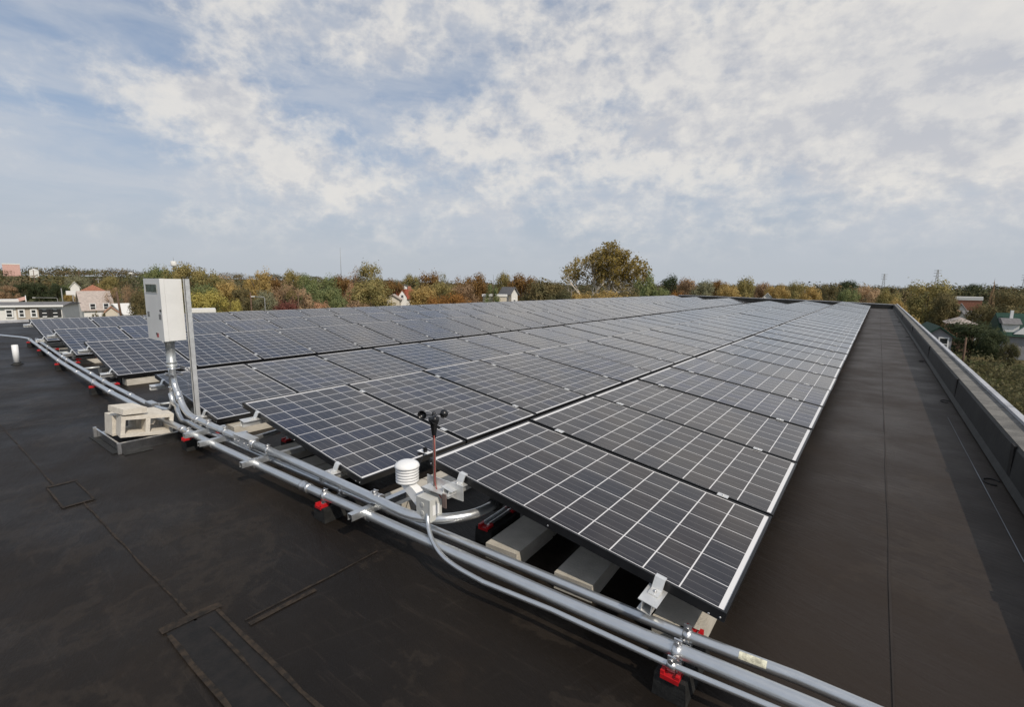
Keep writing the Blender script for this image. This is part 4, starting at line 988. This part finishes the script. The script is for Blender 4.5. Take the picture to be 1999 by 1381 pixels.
def green_house():
    D = 95; p = at(2105, 560, D); zt = zof(1985, 656, D)-GZ; zr = zof(1990, 622, D)-GZ
    t = thing('house', (p.x, p.y, GZ), 'grey house with dark green roof and white dormer at right edge', 'house', rz=face(1990)+R_(12))
    MB().box(-6.0,6,0,8,0,zt).build('wall', HM['grey'], t)
    rf = MB().prism([(-6.4,-.5,zt+.002),(-6.4,8.5,zt+.002),(-6.4,4,zr+.6)], (12.8,0,0)).build('roof', HM['greenroof'], t)
    dm = MB(); dm.box(-6.1,-4.6,.3,3.0,zt+.3,zt+1.6); dm.build('dormer', HM['white'], rf)
    MB().prism([(-6.3,.0,zt+1.6),(-6.3,3.1,zt+1.6),(-6.3,3.1,zt+2.3),(-6.3,1.5,zt+2.3)], (1.9,0,0)).build('dormer_roof', HM['greyroof'], rf)
    MB().prism([(-5.2,-.3,zt+.3),(-4.2,-.3,zt+.3),(-3.0,-.3,zt+2.2),(-3.3,-.3,zt+2.3)], (0,.2,0)).build('bargeboard', HM['trim'], rf)
    MB().box(-5.2,-4.9,2.5,2.8,zr-.3,zr+1.0).build('vent_stack', HM['trim'], rf)
green_house()
# water tank, dome, pylons, mast
def at_z(px, dist): p = at(px, 560, dist); return p
p = at_z(343, 620); zt = zof(343, 510, 620); zb = zof(343, 519, 620)
t = thing('water_tank', (p.x, p.y, hill(p.x, p.y)), 'white water tank rising above the trees over the electrical box', 'water tank')
H = zt-hill(p.x,p.y); w = wof(343, 12, 620)/2
MB().lathe([(w*.45,0),(w*.45,H-w*2.1),(w*1.0,H-w*1.9),(w*1.05,H-w*1.6),(w*1.05,H-w*.15),(w*.9,H-.1),(.2,H)], (0,0,0), 20).build('tank', HM['whiteroof'], t)
MB().tube([(w*.1,0,H),(w*.1,0,H+4)], .15, 5).build('antenna', M['grey_pole'], t)
p = at_z(258, 640); w = wof(258, 13, 640)/2; zz = zof(258, 532, 640)
t = thing('dome_building', (p.x, p.y, hill(p.x,p.y)), 'small white dome on the left horizon', 'building')
H = zz-hill(p.x,p.y); MB().lathe([(w,0),(w,H-w*.35),(w*.85,H-w*.15),(w*.5,H-.2),(.2,H)], (0,0,0), 18).build('dome', HM['whiteroof'], t)
def pylon(px, top, dist, wpx, label):
    p = at(px, 560, dist); g = hill(p.x, p.y); H = zof(px, top, dist)-g; w = wof(px, wpx, dist)
    t = thing('pylon', (p.x, p.y, g), label, 'pylon', 'power line pylons on the right horizon', rz=face(px)); b = MB(); rr = w*.05
    for sx in (-1,1):
        for sy in (-1,1): b.tube([(sx*w*.5,sy*w*.5,0),(sx*w*.22,sy*w*.22,H*.7),(sx*w*.10,sy*w*.10,H)], rr, 4)
    for i in range(8):
        z0, z1 = H*i/8, H*(i+1)/8; h0 = .5*(1-i/9); h1 = .5*(1-(i+1)/9)
        for sy in (-1,1): b.tube([(-w*h0,sy*w*h0,z0),(w*h1,sy*w*h1,z1)], rr*.6, 4); b.tube([(w*h0,sy*w*h0,z0),(-w*h1,sy*w*h1,z1)], rr*.6, 4)
    b.build('lattice', M['grey_pole'], t)
    for z in (.74,.86,.97): MB().tube([(-w*.75,0,H*z),(w*.75,0,H*z)], rr*.9, 4).build('cross_arm', M['grey_pole'], t)
pylon(1724, 535, 900, 8, 'smaller lattice pylon left of the large olive tree')
pylon(1827, 527, 800, 10, 'larger lattice pylon above the large olive tree')
pylon(1998, 536, 850, 9, 'lattice pylon at the very right edge of the horizon')
p = at(667, 560, 900); g = hill(p.x,p.y); t = thing('radio_mast', (p.x,p.y,g), 'thin radio mast on the skyline above the left treeline', 'mast')
MB().tube([(0,0,0),(0,0,zof(667,484,900)-g)], [.5,.22], 5).build('pole', M['grey_pole'], t)
# utility poles and lamps
def pole(px, top, dist, label, m='wood_pole', r=.13, lean=0, arm=True, base=GZ):
    p = at(px, 560, dist); H = zof(px, top, dist)-base
    t = thing('utility_pole', (p.x,p.y,base), label, 'pole', rz=face(px)); t.rotation_euler.y = lean
    MB().tube([(0,0,0),(0,0,H)], [r,r*.75], 8).build('pole', M[m], t)
    if arm: MB().box(-.9,.9,-.06,.06,H-.6,H-.45).build('cross_arm', M[m], t)
pole(233, 569, 108, 'leaning brown utility pole left of the electrical box', lean=-.06, arm=False, r=.2)
pole(69, 527, 300, 'tall thin utility pole on the left hillside', 'wood_pole', r=.14, arm=False); pole(157, 530, 290, 'tall dark utility pole above the tiled building', 'wood_pole', r=.2)
pole(193, 543, 260, 'thin utility pole right of the tiled building top', 'grey_pole', r=.16); pole(119, 563, 180, 'short pale pole beside the roadside sign', 'grey_pole', arm=False, r=.14)
pole(488, 571, 85, 'plain wooden pole right of the small yellow bush', arm=False, r=.12); pole(581, 574, 84, 'thin wooden pole in front of the tan pine', arm=False, r=.1)
pole(698, 586, 80, 'short wooden pole under the broad olive tree', arm=False, r=.12)
pole(1572, 565, 150, 'thin pole beyond the far parapet near the tiny white house', 'grey_pole', arm=False, r=.15); pole(1901, 660, 66, 'wooden utility pole in front of the big round dark tree', r=.11, arm=False)
def lamp(px, top, dist, reach, label):
    p = at(px, 560, dist); H = zof(px, top, dist)-GZ; t = thing('street_lamp', (p.x,p.y,GZ), label, 'street lamp', rz=face(px))
    MB().tube([(0,0,0),(0,0,H-.3),(-.15,0,H-.1),(-reach,0,H)], [.09,.07,.06,.05], 8).build('pole', M['grey_pole'], t)
    MB().box(-reach-.5,-reach,-.12,.12,H-.06,H+.05).build('lamp_head', HM['trim'], t)
lamp(515, 579, 82, 1.3, 'grey curved street lamp behind the rear panel row'); lamp(109, 581, 150, 3.5, 'long armed street lamp over the cemetery road')
# cemetery lawn, road, stones, sign, flag
def gpoly(name, pts, z, m): tag(MB().poly([(x,y,z) for x, y in pts]).build(name, m), kind='structure')
M['lawn'] = gmat('dry_lawn', [(.13,.13,.035), (.17,.14,.06)], .3); M['asphalt'] = pm('asphalt', (.11,.11,.115), var=.15, vscale=.6)
def gp(px, dist): p = at(px, 560, dist); return (p.x, p.y)
gpoly('lawn', [gp(-60,118), gp(165,118), gp(170,214), gp(-60,214)], GZ+.03, M['lawn'])
gpoly('road', [gp(108,196), gp(165,170), gp(165,182), gp(108,210)], GZ+.06, M['asphalt'])
r = random.Random(3); gst = MB().box(-.35,.35,-.1,.1,0,.8).build('gravestone', HM['grey'], None, bevel=.04)
for i in range(16):
    o = gst if i == 0 else clone(gst); x, y = gp(r.uniform(28,120), r.uniform(150,205)); o.location = (x, y, GZ+.02); o.rotation_euler.z = face(70)+r.uniform(-.2,.2); o.scale = (r.uniform(.8,1.6),1,r.uniform(.8,1.6))
    if i % 3: 
        o.material_slots[0].link = 'OBJECT'; o.material_slots[0].material = HM['trim'] if i % 3 == 1 else HM['pinkbrick']
    tag(o, 'small gravestone standing on the cemetery lawn beyond the townhouses', 'gravestone', 'gravestones on the cemetery lawn')
p = at(140, 560, 190); t = thing('road_sign', (p.x,p.y,GZ), 'white roadside sign board at the cemetery road', 'sign', rz=face(140)); z = zof(140,568,190)-GZ
MB().box(-1.4,1.4,-.1,.1,z-1.2,z).build('board', HM['trim'], t); MB().tube([(0,.05,0),(0,.05,z-1.2)], .12, 8).build('post', M['grey_pole'], t)
p = at(47, 560, 135); t = thing('flagpole', (p.x,p.y,GZ), 'white flagpole with a limp flag behind the townhouse row', 'flagpole', rz=face(47)); H = zof(47,577,135)-GZ
MB().tube([(0,0,0),(0,0,H)], [.09,.06], 8).build('pole', HM['trim'], t); MB().prism([(-.05,0,H-.2),(-1.3,0,H-.6),(-1.2,0,H-1.2),(-.05,0,H-.9)], (0,.05,0)).build('flag', HM['pinkbrick'], t)
